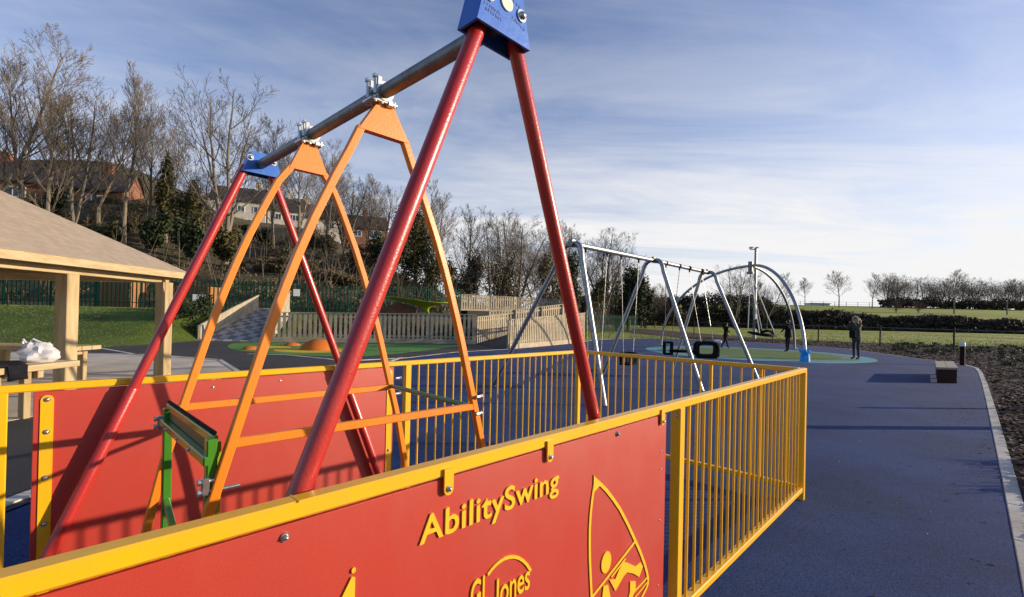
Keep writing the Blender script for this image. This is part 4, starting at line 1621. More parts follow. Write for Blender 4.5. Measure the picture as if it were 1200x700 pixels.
# ------------------------------------------------------------------ picket fences and the curved ramp
def picket_fence(name, pts, label, pitch=.25, pw=.145, board=.26, rail=True, group='picket fences of the timber ramp', back=False):
    """pts: (x, y, z_bottom, z_top)"""
    P_ = [V(p[:3]) for p in pts]
    Q_ = [V((p[0], p[1], p[3])) for p in pts]
    c = sum(P_, V()) / len(P_)
    t = thing(name, label, 'fence', c, group)
    pk, rl, bd_ = MB(), MB(), MB()
    for i in range(len(pts) - 1):
        a, c_, a2, c2 = P_[i], P_[i + 1], Q_[i], Q_[i + 1]
        L_ = (c_ - a).length
        n = max(1, round(L_ / pitch))
        tx = (V((c_.x, c_.y, 0)) - V((a.x, a.y, 0))).normalized()
        ny = V((-tx.y, tx.x, 0))
        for k in range(n):
            f = (k + .5) / n
            p, q = a.lerp(c_, f), a2.lerp(c2, f)
            hj = rr.uniform(-.012, .012)
            pk.box((p + q) / 2 + UP * (board / 2 + hj - .01), (tx, ny, UP), (pw / 2, .011, ((q - p).length - board) / 2 + .01), 0)
        rl.bar(a2 - UP * .20 + ny * .035, c2 - UP * .20 + ny * .035, .045, .09)
        rl.bar(a + UP * (board + .12) + ny * .035, c_ + UP * (board + .12) + ny * .035, .045, .09)
        rl.bar(a2 + UP * .02 - ny * .0, c2 + UP * .02, .11, .035)
        bd_.bar(a + UP * (board / 2), c_ + UP * (board / 2), .04, board)
        m = max(1, int(L_ / 1.8))
        for k in range(m + 1):
            f = k / m
            p, q = a.lerp(c_, f), a2.lerp(c2, f)
            rl.box((p + q) / 2 + ny * .085, (tx, ny, UP), (.045, .045, (q - p).length / 2), 0)
    pk.build('pickets', PICKET, t)
    rl.build('rails', PICKET, t)
    bd_.build('base_board', PICKET, t)
    return t


picket_fence('picket_fence', [(-12.5, 24.55, 0, 1.52), (-7.0, 25.6, 0, 1.58), (-2.0, 26.3, 0, 1.64)], 'long straight picket fence behind the green play surface')
picket_fence('picket_fence', [(-.08, 22.75, 0, 1.42), (2.0, 26.1, 0.0, 1.62), (4.75, 30.7, .0, 1.90)], 'sunlit picket fence running back from the ramp entrance beside the blue surface', pitch=.19, pw=.11)
picket_fence('picket_fence', [(-1.95, 26.4, .05, 1.50), (-.9, 28.2, .3, 1.62), (.1, 30.0, .55, 1.75)], 'shaded picket fence on the inner side of the ramp entrance', pitch=.22, pw=.12)
cv = [(-3.6, 33.0, 1.9, 3.02), (-1.6, 34.2, 1.9, 3.02), (0.4, 35.4, 1.88, 3.0), (2.2, 36.2, 1.85, 2.97), (3.5, 36.2, 1.78, 2.9), (4.4, 35.2, 1.7, 2.82), (4.3, 33.8, 1.55, 2.67), (3.4, 32.4, 1.35, 2.47), (1.9, 31.0, 1.12, 2.24), (0.2, 29.6, 0.9, 2.02), (-1.4, 28.6, 0.7, 1.82)]
picket_fence('picket_fence', cv, 'high curved picket fence round the turn of the ramp', board=.16, pitch=.2, pw=.115)
picket_fence('picket_fence', [(-15.95, 24.2, .0, .80), (-15.85, 26.9, .9, 1.75), (-15.8, 29.4, 1.62, 2.55)], 'sloping timber balustrade on the left of the chequered steps', pitch=.13, pw=.11, board=.12, group='timber balustrades of the steps')
picket_fence('picket_fence', [(-12.75, 24.8, .0, 1.1), (-13.4, 27.2, .9, 2.0), (-13.95, 29.6, 1.62, 2.85)], 'sloping timber balustrade on the right of the chequered steps', pitch=.13, pw=.11, board=.12, group='timber balustrades of the steps')
# ramp deck
b = MB()
inner = [(-3.0,31.8),(-1.2,32.9),(.6,33.9),(2.0,34.7),(2.8,34.9),(3.2,34.6),(3.1,33.9),(2.4,33.0),(1.1,31.9),(-.5,30.6),(-2.2,29.4)]
for i in range(len(cv) - 1):
    a, c = cv[i], cv[i + 1]
    p, q = inner[i], inner[i + 1]
    vs = [V((a[0], a[1], a[2] + .02)), V((c[0], c[1], c[2] + .02)), V((q[0], q[1], c[2] + .02)), V((p[0], p[1], a[2] + .02))]
    vs += [v - UP * (v.z + .2) for v in vs]
    b.add(vs, [(0, 1, 2, 3), (0, 4, 5, 1), (3, 2, 6, 7)])
vs = [V((-2.0, 26.5, .02)), V((-.15, 23.0, .02)), V((3.6, 29.0, .75)), (V((.2, 30.2, .6)))]
vs += [v - UP * (v.z + .2) for v in vs]
b.add(vs, [(0, 1, 2, 3), (0, 4, 5, 1), (1, 5, 6, 2), (2, 6, 7, 3)])
tag(b.build('ramp', TARMAC, origin=V((0, 0, 0))), kind='structure')
# chequered embankment steps
b = MB()
vs = [V((-16.05, 24.0, -.05)), V((-12.85, 24.6, -.05)), V((-14.0, 29.8, 1.68)), V((-15.85, 29.6, 1.68))]
vs = [v + UP * .08 for v in vs]
vs += [v - UP * .5 for v in vs]
b.add(vs, [(0, 1, 2, 3), (0, 4, 5, 1), (0, 3, 7, 4), (1, 5, 6, 2)])
o = b.build('block_slope', CHECK, origin=V((-16.0, 24.0, 0)))
tag(o, 'sloping bank of light and dark paving blocks set like a chequerboard', 'paved slope')

# green steel palisade along the top of the bank
gf = thing('palisade_fence', 'green steel palisade fence along the top of the grass bank and planted bank', 'fence', (-14, 33, terrain(-14, 33)))
line = [(-37, 29.0), (-31.5, 29.2), (-24, 30.5), (-17, 32.6), (-12, 34.4), (-7, 37.2), (-3.2, 41), (2, 46.5), (9, 53), (16, 60)]
pal, rl = MB(), MB()
for i in range(len(line) - 1):
    a, c = V((*line[i], 0)), V((*line[i + 1], 0))
    a.z, c.z = terrain(a.x, a.y), terrain(c.x, c.y)
    L_ = (c - a).length
    tx = (c - a).normalized()
    n = round(L_ / .24)
    for k in range(n):
        p = a.lerp(c, k / n)
        p.z = terrain(p.x, p.y)
        pal.box(p + UP * 1.02, (V((tx.x, tx.y, 0)).normalized(), V((-tx.y, tx.x, 0)).normalized(), UP), (.04, .006, 1.0))
    for z in (.35, 1.75):
        rl.bar(a + UP * z, c + UP * z, .03, .05)
    m = max(1, round(L_ / 2.75))
    for k in range(m):
        p = a.lerp(c, k / m)
        rl.box(V((p.x, p.y + .05, terrain(p.x, p.y) + .98)), ((1, 0, 0), (0, 1, 0), UP), (.05, .05, 1.0))
pal.build('pales', GFENCE, gf)
rl.build('posts_and_rails', GFENCE, gf)
b = MB()
b.box((-14.9, 32.6, terrain(-14.9, 32.6) + 1.35), ((1, .3, 0), (-.3, 1, 0), UP), (.20, .012, .24), 0, .004)
o = b.build('sign_board', WHITE); tag(o, 'small white sign board fixed to the green fence', 'sign')
b = MB()
b.box((-20.3, 30.6, terrain(-20.3, 30.6) + .75), ((1, .3, 0), (-.3, 1, 0), UP), (.34, .02, .22), 0, .004)
o = b.build('sign_board', WHITE); tag(o, 'white notice board low on the green fence left of the steps', 'sign')
# lamp column by the fence
lc = thing('lamp_post', 'short dark lamp post beside the green fence above the steps', 'lamp post', (-15.4, 31.2, terrain(-15.4, 31.2)))
z0 = terrain(-15.4, 31.2)
MB().tube([(-15.4, 31.2, z0 - .1), (-15.4, 31.2, z0 + 2.6)], .05, 10).build('pole', DARKM, lc, smooth=True)
MB().disc((-15.4, 31.2, z0 + 2.6), UP, .10, .22, 12, r2=.15).build('lamp_head', DARKM, lc)
# timber enclosures behind the fence
for (x, y, w, h, label) in ((-27.0, 32.6, 1.1, 1.75, 'orange brown timber bin store behind the green fence, left of the pavilion corner post'),
                            (-22.4, 33.6, 1.25, 1.6, 'orange brown timber bin store behind the green fence, nearer the steps')):
    z = terrain(x, y)
    t = thing('bin_store', label, 'bin store', (x, y, z), 'timber bin stores behind the green fence')
    b = MB()
    for k in range(int(2 * w / .15)):
        b.aabb((x - w + k * .15, y - .6, z - .1), (x - w + k * .15 + .135, y - .575, z + h + .03 * sin(k * 5)), 0, .003)
    b.build('boards', SHEDW, t)
    b = MB()
    for zz in (.3, h - .25):
        b.aabb((x - w, y - .573, z + zz), (x + w, y - .53, z + zz + .09))
    for xx in (-w, w - .09):
        b.aabb((x + xx, y - .52, z - .1), (x + xx + .09, y - .43, z + h))
    b.aabb((x - w, y - .42, z), (x - w + .03, y + .8, z + h))
    b.aabb((x + w - .03, y - .42, z), (x + w, y + .8, z + h))
    b.build('frame', SHEDW, t)

# orange dome and small domes on the green surface
def moulded_dome(x, y, r, h, label):
    b = MB()
    pts = [(1.0, -.02), (.97, .10), (.86, .38), (.70, .62), (.5, .82), (.28, .95), (.10, 1.0), (.01, 1.005)]
    b.tube([(x, y, h * p[1]) for p in pts], [r * p[0] for p in pts], 28)
    o = b.build('play_mound', ORR, smooth=True)
    tag(o, label, 'play mound', 'orange mounds on the green play surface')


moulded_dome(-8.22, 20.2, .78, .46, 'large orange rubber mound in the yellow ring')
moulded_dome(-10.3, 22.2, .40, .16, 'small low orange rubber mound near the picket fence')
moulded_dome(-10.7, 19.4, .36, .16, 'small low orange rubber mound left of the large one')

# lime canopy on a stem behind the fence
lx, ly = -5.5, 31.0
lz = terrain(lx, ly)
lm_ = thing('fabric_canopy', 'lime green funnel shaped canopy rising behind the straight picket fence', 'canopy', (lx, ly, lz))
b = MB()
n = 40
tipz = 1.66
for j in range(9):
    f = j / 8
    for i in range(n):
        a = 2 * pi * i / n
        r = .04 + (f ** 1.9) * 1.0
        rx, ry = 2.15 * r, 1.35 * r
        ox = -.75 * f
        b.v.append(V((lx + rx * cos(a) + ox, ly + ry * sin(a), tipz + .86 * (f ** .75) - .16 * f * cos(a) + .05 * f * cos(3 * a))))
for j in range(8):
    for i in range(n):
        b.f.append((j * n + i, j * n + (i + 1) % n, (j + 1) * n + (i + 1) % n, (j + 1) * n + i)); b.m.append(0)
o = b.build('canopy', LIME, lm_, smooth=True)
o.modifiers.new('s', 'SOLIDIFY').thickness = .02
MB().tube([(lx, ly, lz - .1), (lx, ly, tipz + .03)], .07, 10).build('stem', GREEN, lm_, smooth=True)
b = MB()
b.add([V((lx - 3.3, ly + .5, lz)), V((lx - .9, ly + .3, lz)), V((lx - .8, ly + .4, lz + .55)), V((lx - 2.0, ly + .45, lz + .85)), V((lx - 3.2, ly + .5, lz + .5))], [(0, 1, 2, 3, 4)])
o = b.build('screen_panel', BROWNP)
o.modifiers.new('s', 'SOLIDIFY').thickness = .06
tag(o, 'brown curved play panel below the lime green canopy', 'panel')


# ------------------------------------------------------------------ houses on the hill
def window(parent, c, ax, nrm, w, h, split=1):
    """frame proud of the wall, pane as its sub-part; c is centre on the wall face"""
    c, ax, nrm = V(c), V(ax), V(nrm)
    b = MB()
    for s_ in (-1, 1):
        b.box(c + ax * (s_ * (w / 2 - .05)) + nrm * .03, (ax, nrm, UP), (.05, .05, h / 2))
        b.box(c + UP * (s_ * (h / 2 - .05)) + nrm * .03, (ax, nrm, UP), (w / 2 - .101, .05, .05))
    for k in range(1, split + 1):
        b.box(c + ax * (-w / 2 + w * k / (split + 1)) + nrm * .03, (ax, nrm, UP), (.035, .045, h / 2 - .101))
    f = b.build('window', WHITE, parent)
    MB().box(c + nrm * .012, (ax, nrm, UP), (w / 2 - .08, .01, h / 2 - .08)).build('pane', GLASS, f)
    return f


def terrace(x0, y0, x1, y1, depth, zb, he, hr, n, wallm, label, winrows=(1.4, 4.0), wins=None, chim=(), drop=0.0, cat='house', endw=True):
    """row of houses, front wall from (x0,y0) to (x1,y1) facing the camera; floor level drops by `drop` along it"""
    a, c = V((x0, y0, 0)), V((x1, y1, 0))
    L_ = (c - a).length
    t_ = (c - a).normalized()
    nr = V((t_.y, -t_.x, 0))
    if nr.y > 0: nr = -nr
    t = thing('house', label, cat, (a + c) / 2 + UP * zb, None)
    for k in range(n):
        p, q = a + t_ * (L_ * k / n), a + t_ * (L_ * (k + 1) / n)
        z = zb - drop * (k + .5) / n
        e = .012 * k
        w = MB()
        m = (p + q) / 2
        w.box(m - nr * (depth / 2 + e) + UP * (z + he / 2 - 1.5), (t_, nr, UP), ((q - p).length / 2, depth / 2, he / 2 + 1.5))
        # gables
        g0, g1 = p + UP * (z + he), p - nr * depth + UP * (z + he)
        for pp in (p, q):
            s0 = pp - nr * e
            w.add([s0 + UP * (z + he), s0 - nr * depth + UP * (z + he), s0 - nr * (depth / 2) + UP * (z + hr - .08), (s0 + UP * (z + he)) + t_ * (.2 if pp == p else -.2), s0 - nr * depth + UP * (z + he) + t_ * (.2 if pp == p else -.2), s0 - nr * (depth / 2) + UP * (z + hr - .08) + t_ * (.2 if pp == p else -.2)],
                  [(0, 1, 2), (3, 5, 4), (0, 2, 5, 3), (1, 4, 5, 2)])
        w.build('wall', wallm, t)
        r = MB()
        ov = .35
        oe = ov if k == n - 1 else (0.0)
        os_ = ov if k == 0 else 0.0
        pe, qe = p - t_ * os_, q + t_ * oe
        ridge = z + hr
        for s_, d0 in ((1, nr * ov), (-1, -nr * (depth + ov))):
            lowz = z + he - .12
            A0_, B0_ = pe + d0 - nr * e, qe + d0 - nr * e
            A1_, B1_ = pe - nr * (depth / 2 + e), qe - nr * (depth / 2 + e)
            vs = [A0_ + UP * lowz, B0_ + UP * lowz, B1_ + UP * ridge, A1_ + UP * ridge]
            vs += [v + UP * .16 for v in vs]
            r.add(vs, [(0, 1, 2, 3), (4, 7, 6, 5), (0, 4, 5, 1), (1, 5, 6, 2), (3, 7, 4, 0), (2, 6, 7, 3)])
        rf = r.build('roof', ROOFD, t)
        for cf in chim:
            if int(cf * n) == k:
                cpos = a + t_ * (L_ * cf) - nr * (depth / 2)
                b = MB()
                b.box(cpos + UP * (ridge + .35), (t_, nr, UP), (.5, .4, .85))
                b.box(cpos + UP * (ridge + 1.23), (t_, nr, UP), (.56, .46, .07))
                for dx in (-.25, .25):
                    b.tube([cpos + t_ * dx + UP * (ridge + 1.28), cpos + t_ * dx + UP * (ridge + 1.7)], .12, 8)
                b.build('chimney', wallm, rf)
        for f, zz, ww, hh in (wins or []):
            if int(f * n) == k:
                window(t, a + t_ * (L_ * f) + UP * (z + zz) - nr * e, t_, nr, ww, hh, 1 if ww < 1.6 else 2)
    return t, t_, nr


h1, t1_, n1_ = terrace(-76.5, 54.5, -51.6, 62.0, 7.5, 12.3, 5.2, 8.3, 3, BRICK, 'red brick terraced house with a dark tiled roof on the hill behind the bare trees',
                       wins=[(.09, 3.9, 1.8, 1.3), (.25, 3.9, 1.8, 1.3), (.42, 3.9, 1.8, 1.3), (.575, 3.9, 2.0, 1.3), (.75, 3.6, 1.8, 1.3), (.885, 3.9, 1.9, 1.3), (.75, 1.3, 1.8, 1.3), (.885, 1.2, 1.9, 1.3)], chim=(.45, .88), drop=.9)
h2, t2_, n2_ = terrace(-53.6, 83, -45.3, 86, 8, 16.3, 4.9, 8.0, 1, RENDER, 'cream rendered house with dark roof, leftmost of the hillside row',
                       wins=[(.25, 3.5, 1.6, 1.2), (.55, 3.5, 1.2, 1.2), (.85, 3.5, 1.4, 1.2), (.3, 1.1, 1.6, 1.2), (.7, 1.1, 1.6, 1.2)], chim=(.8,))
terrace(-45.2, 86.5, -33.5, 91, 8, 16.6, 4.0, 7.2, 2, RENDER, 'pair of white rendered houses under one dark roof, middle of the hillside row',
        wins=[(.12, 2.8, 1.6, 1.2), (.35, 2.8, 1.6, 1.2), (.62, 2.8, 1.6, 1.2), (.85, 2.8, 1.6, 1.2)], chim=(.28, .5), drop=1.6)
terrace(-33.0, 92, -25.5, 95, 8, 14.6, 3.8, 6.8, 1, BRICK, 'brick and white house at the right end of the hillside row',
        wins=[(.3, 2.6, 1.5, 1.2), (.72, 2.6, 2.4, 1.6)], chim=(.5,))
# stone retaining wall below the houses
b = MB()
b.box((-31.5, 66, terrain(-31.5, 66) + .4), (V((1, .12, 0)).normalized(), V((-.12, 1, 0)).normalized(), UP), (3.6, .3, 1.8), 0, .05)
tag(b.build('retaining_wall', STONEW), 'tan stone retaining wall on the hillside below the white houses', 'wall')

# ------------------------------------------------------------------ trees
def ty(px, ytop, dep):
    """world x for a picture column at a distance, and tree height reaching ytop"""
    hz = CY + .0221 * (px - 600) + 3
    x = (px - 600) / FPX * dep
    return x, CAM_H + (hz - ytop) * dep / FPX - terrain(x, dep)


tl = [(-14, 30, 44, 'ash', 0, 1.0), (22, 62, 47, 'slim', 1.2, 1.1), (52, 80, 43, 'ash2', 2.0, 1.0), (84, 96, 46, 'ash3', .5, 1.0), (112, 100, 52, 'ash', 3.0, 1.05),
      (143, 66, 45, 'slim', 4.4, 1.05), (172, 118, 50, 'ash2', 1.0, .9), (196, 140, 56, 'ash', 2.3, .8), (262, 92, 46, 'ash3', 3.3, 1.15), (238, 190, 62, 'oak', .8, 1.0),
      (318, 150, 60, 'ash', 5.1, .9), (347, 148, 55, 'ash2', .2, 1.1), (380, 168, 62, 'ash', 1.9, 1.0), (402, 196, 66, 'oak', 2.9, 1.0), (428, 200, 64, 'slim', 3.7, 1.2), (446, 214, 70, 'ash3', .9, 1.0),
      (506, 214, 66, 'ash', 1.4, .9), (549, 236, 60, 'ash2', 2.6, 1.2), (578, 250, 64, 'ash3', .3, 1.1), (604, 243, 58, 'oak', 4.0, 1.1), (630, 262, 66, 'ash', 5.5, 1.0), (652, 262, 72, 'oak', 1.1, 1.0)]
desc = ['very tall bare tree at the left edge of the view', 'slender bare tree second from the left edge', 'tall bare tree above the pavilion roof, right of the slender one', 'leaning bare tree in front of the dark roof of the brick house',
        'bare tree in front of the brick house window', 'tallest slim bare tree, beside the gable of the brick house', 'thin bare tree just right of the brick gable', 'small bare tree left of the big spreading crown', 'big bare tree with a broad round crown, left of the blue end plate',
        'low spreading bare tree behind the broad crowned one', 'bare tree behind the far blue end plate of the swing', 'tall bare tree behind the smaller orange hanger', 'bare tree right of the smaller orange hanger', 'low round bare tree above the white houses',
        'slim bare tree between the hangers, above the hillside', 'bare tree behind the larger orange hanger legs', 'bare tree top showing over the dark ivy tree', 'pale bare tree left of the right red leg, first of the brown group', 'bare tree in the middle of the brown group', 'broad bare tree with a rounded top in the brown group',
        'bare tree just left of the right red leg', 'low round bare tree seen behind the right red leg']
for i, (px, yt, dep, kind, rot, wd) in enumerate(tl):
    x, h = ty(px, yt, dep)
    bare_tree(kind, x, dep, h, desc[i], rot, wd, bark=BARK2 if i % 3 == 0 else BARK)
for px, yt, dep, kind, rot, wd, lab, iv in ((706, 264, 74, 'oak', .4, 1.0, 'round topped bare tree behind the silver swing beam', 0), (722, 285, 70, 'ash3', 2.4, 1.0, 'ivy clad bare tree below the silver swing beam', .55), (768, 330, 90, 'oak', 1.4, 1.0, 'small bare tree behind the middle legs of the silver frame', 0),
                                            (862, 306, 92, 'ash3', 2.9, 1.25, 'wide bare tree with ivy on its trunk, framed by the curved swing tube', .38), (898, 318, 96, 'ash', 4.2, 1.1, 'second ivy clad bare tree framed by the curved swing tube', .4)):
    x, h = ty(px, yt, dep)
    bare_tree(kind, x, dep, h, lab, rot, wd, ivy=iv)
far = [(943, 324, 200, 'young', 0, 1.1, 'small bare tree at the left of the rising field'), (983, 316, 190, 'young', 1, 1.35, 'lone round bare tree standing on the rising field'), (1022, 318, 185, 'slim', 2, 1.4, 'upright bare tree on the field next to the dark thicket'),
       (1118, 315, 150, 'young', 3, 1.3, 'tall pale bare tree standing in front of the right hand tree line'), (1180, 326, 150, 'young', 4, 1.3, 'bare tree near the right edge in front of the tree line')]
for px, yt, dep, kind, rot, wd, lab in far:
    x, h = ty(px, yt, dep)
    bare_tree(kind, x, dep, h, lab, rot, wd, bark=BARK2, group='field trees')
rr = random.Random(44)
ORD = ['first', 'second', 'third', 'fourth', 'fifth', 'sixth', 'seventh', 'eighth', 'ninth', 'tenth', 'eleventh', 'twelfth', 'thirteenth', 'fourteenth', 'fifteenth', 'sixteenth', 'seventeenth']
for i in range(17):
    px = 1040 + i * 10.5 + rr.uniform(-3, 3)
    dep = rr.uniform(215, 250)
    x, h = ty(px, [322, 318, 326, 324, 322, 330, 328, 325, 332, 328, 324, 327, 331, 327, 325, 330, 328][i], dep)
    bare_tree(rr.choice(['oak', 'ash3', 'oak']), x, dep, h, ORD[i] + ' bare tree from the left in the wooded skyline at the far right', rr.uniform(0, 6), 1.2, group='trees of the far right skyline')
for px, yt, dep, lab in ((1050, 350, 150, 'reddish brown leafless shrub on the field, left of its pair'), (1076, 352, 150, 'reddish brown leafless shrub on the field, right of its pair')):
    x, h = ty(px, yt, dep)
    bare_tree('oak', x, dep, h, lab, px, 1.5, twig=TWIGR, group='reddish shrubs on the field')

# evergreens and dark bushes on the hill
def evt(px, ytop, dep, wpx, label, m=None, n=2600, size=.26, lobes=7, seed=1, trunk=True, cat='tree', name='evergreen_tree', group='evergreen trees on the hillside'):
    x, h = ty(px, ytop, dep)
    w = wpx * dep / FPX / 2
    return bush(name, x, dep, w, w * .8, h, int(n * 1.8), size * .68, m or EVG, label, cat, group, seed, trunk=trunk, lobes=lobes)


evt(192, 168, 50, 34, 'dark pine with ragged tufts leaning left of the broad bare tree', EVGO, 1800, .24, 8, 3)
evt(222, 205, 48, 62, 'spreading dark conifer below the ragged pine', EVGO, 3200, .24, 9, 4)
evt(486, 222, 56, 74, 'tall dark ivy covered tree left of the brown group', EVGO, 6500, .24, 14, 5)
evt(455, 262, 52, 60, 'dark rounded evergreen below the tall ivy covered tree', EVG, 3600, .24, 9, 6)
evt(664, 290, 60, 48, 'dark evergreen behind the right red leg', EVG, 3800, .26, 9, 7)
evt(738, 298, 66, 52, 'dark evergreen beneath the round topped bare tree', EVG, 4200, .28, 9, 8)
evt(752, 326, 80, 44, 'low dark evergreen in the gap between the silver legs', EVG, 2600, .30, 8, 9, cat='tree')
for px, yt, dep, w, m, lab in ((66, 208, 52, 32, EVG, 'dark green holly bush in front of the brick terrace'), (4, 236, 48, 40, EVGO, 'olive bush at the left edge above the roof'), (36, 232, 50, 34, EVG, 'dark bush between the two windows of the brick terrace'),
                               (128, 258, 46, 56, EVGO, 'rounded olive bush below the brick gable'), (184, 246, 44, 56, EVG, 'broad dark green laurel right of the brick house'), (222, 250, 42, 70, EVG, 'broad dark green laurel above the steps'),
                               (262, 262, 44, 42, EVGO, 'olive shrub right of the laurels'), (300, 262, 60, 50, EVG, 'dark shrub in front of the white houses'), (376, 262, 58, 52, SCRUBM, 'brown thicket on the slope below the white houses'),
                               (420, 282, 52, 66, SCRUBM, 'brown thicket behind the right orange leg'), (330, 300, 46, 100, SCRUBM, 'wide brown bramble patch above the green fence'), (392, 318, 44, 90, SCRUBM, 'brown bramble patch just above the green fence'),
                               (512, 290, 50, 70, EVGO, 'olive thicket under the tall ivy covered tree'), (545, 282, 46, 70, SCRUBM, 'brown thicket behind the high curved picket fence'), (588, 278, 46, 84, SCRUBM, 'large brown thicket above the curve of the ramp'),
                               (630, 286, 47, 66, SCRUBM, 'brown thicket left of the right red leg'), (694, 318, 56, 66, EVGO, 'dark thicket right of the right red leg'), (780, 346, 84, 60, HEDGEM, 'low dark thicket beyond the swing frame')):
    x, h = ty(px, yt, dep)
    wd = w * dep / FPX / 2
    bush('thicket', x, dep, wd, wd * .8, h, 5200 if m is SCRUBM else (3000 if w > 50 else 1900), .12 if m is SCRUBM else .20, m, lab, 'bush', 'bushes on the hillside', seed=px, lobes=7)

# undergrowth covering the hillside, too many stems to count
b = MB()
rr = random.Random(12)
for k in range(340):
    dep = rr.uniform(35, 74)
    x = dep * rr.uniform(-1.25, .12)
    z = terrain(x, dep)
    if z < 1 and x < -2: continue
    s = rr.uniform(.6, 1.7)
    leaf_blob(b, (x, dep, z + s * .35), (s * 1.3, s, s * .7), 170, .12, rr, fill=.3)
o = b.build('undergrowth', SCRUBM, origin=V((0, 0, 0)))
tag(o, 'brown brambles and dead growth covering the hillside', 'undergrowth', kind='stuff')
b = MB()
for k in range(420):
    dep = rr.uniform(35, 70)
    x = dep * rr.uniform(-1.25, .22)
    z = terrain(x, dep)
    hh = rr.uniform(1.5, 5.5)
    p = V((x, dep, z))
    for s_ in range(2):
        d_ = V((rr.gauss(0, .22), rr.gauss(0, .22), 1)).normalized()
        q = p + d_ * hh * rr.uniform(.6, 1)
        prism_seg(b, p, q, .02, .008, 3)
        prism_seg(b, p.lerp(q, .5), p.lerp(q, .5) + V((rr.gauss(0, .5), rr.gauss(0, .5), .8)) * hh * .3, .012, .005, 3)
o = b.build('saplings', TWIG, origin=V((0, 0, 0)))
tag(o, 'thin bare saplings and stems standing all over the hillside', 'saplings', kind='stuff')

# planting on the bank behind the straight fence
b = MB()
for k in range(70):
    f = k / 69
    x = -12.6 + 10.8 * f + rr.uniform(-.1, .1)
    y = 28.2 + rr.uniform(-.5, 1.0)
    leaf_blob(b, (x, y, terrain(x, y) + .28), (.45, .4, .30), 120, .06, rr, fill=.3)
tag(b.build('low_hedge', HEDGEM), 'low dark brown hedge on the bank just behind the straight picket fence', 'hedge')
b = MB()
for k in range(26):
    x, y = rr.uniform(-18.2, -16.3), rr.uniform(24.3, 27.5)
    leaf_blob(b, (x, y, terrain(x, y) + .4), (.6, .6, .65), 260, .07, rr, fill=.4)
tag(b.build('dark_shrubs', EVG), 'mass of dark shrubs left of the chequered steps', 'shrubs', kind='stuff')

# grass blades: rough edge on bank and strip
b = MB()
for k in range(26000):
    if k < 14000:
        x, y = rr.uniform(-31, -16.2), 19.0 + 10 * rr.random()
    else:
        y = 37 + 60 * rr.random() ** 2
        x = y * rr.uniform(.25, 1.1)
        if inpoly(x, y, bed): continue
    z = terrain(x, y)
    s = rr.uniform(.025, .05) * (1 if k < 14000 else 2)
    a = rr.uniform(0, pi)
    d_ = V((cos(a), sin(a), 0)) * s * .35
    b.add([V((x, y, z - .01)) - d_, V((x, y, z - .01)) + d_, V((x + rr.gauss(0, .3) * s, y, z + s))], [(0, 1, 2)])
tag(b.build('grass_tufts', foliage('grass_blades', (.06, .10, .015), (.16, .20, .04)), origin=V((0, 0, 0))), 'short rough grass on the bank and the strip', 'grass', kind='stuff')

# long dark hedge bank beyond the grass strip
b = MB()
for k in range(560):
    px = 640 + 640 * (k / 559) + rr.uniform(-6, 6)
    dep = 113 - max(0, px - 900) * .012 + rr.uniform(-2, 3)
    x = (px - 600) / FPX * dep
    hzp = CY + 3 + .0221 * (px - 600)
    yt = (344 if px < 880 else 344 + 18 * smooth((px - 880) / 55)) + max(0, px - 935) * .052
    top = CAM_H + (hzp - yt) * dep / FPX + .9 * noise.noise(V((px * .012, 7, 0))) + .55 * noise.noise(V((px * .035, 0, 0))) + .3 * noise.noise(V((px * .11, 4, 0)))
    for lv in range(3):
        zz = top * (.14 + .33 * lv)
        leaf_blob(b, (x, dep + lv * .8, zz), (1.7, 1.2, top * .25), 70, .26, rr, fill=.3)
tag(b.build('hedge', HEDGEM), 'long dark brown hedge across the far side of the grass strip', 'hedge')
b = MB()
for k in range(330):
    px = 1034 + 180 * (k / 329) + rr.uniform(-4, 4)
    dep = rr.uniform(200, 216)
    x = (px - 600) / FPX * dep
    s_ = rr.uniform(1.0, 2.6) * (1.0 if px > 1060 else .7) * (1 + 1.3 * noise.noise(V((px * .06, 2, 0))))
    leaf_blob(b, (x, dep, terrain(x, dep) + s_ * .6 + rr.uniform(0, 2.2)), (s_ * 1.1, s_, s_), 70, .42, rr, fill=.3)
tag(b.build('woodland_understorey', HEDGEM, origin=V((0, 0, 0))), 'brown understorey beneath the wooded skyline at the far right', 'understorey', kind='stuff')
# field edge fence and far low building
fb = thing('far_shed', 'long low white building on the skyline beyond the field', 'building', (150, 235, terrain(150, 235)))
z = terrain(150, 235)
MB().aabb((147.5, 232, z - 1), (156, 238, z + 1.1)).build('wall', WHITE, fb)
MB().aabb((147, 231.5, z + 1.11), (156.5, 238.5, z + 1.3)).build('roof', GALVD, fb)
b = MB()
for k in range(46):
    x = 60 + k * 5.0
    y = 205
    b.tube([(x, y, terrain(x, y) - .2), (x, y, terrain(x, y) + 2.0)], .09, 5)
for zz in (.9, 1.9):
    for k in range(45):
        x = 60 + k * 5.0
        b.tube([(x, 205, terrain(x, 205) + zz), (x + 5, 205, terrain(x + 5, 205) + zz)], .035, 4)
tag(b.build('field_fence', DARKM), 'thin dark fence along the top of the rising field', 'fence')

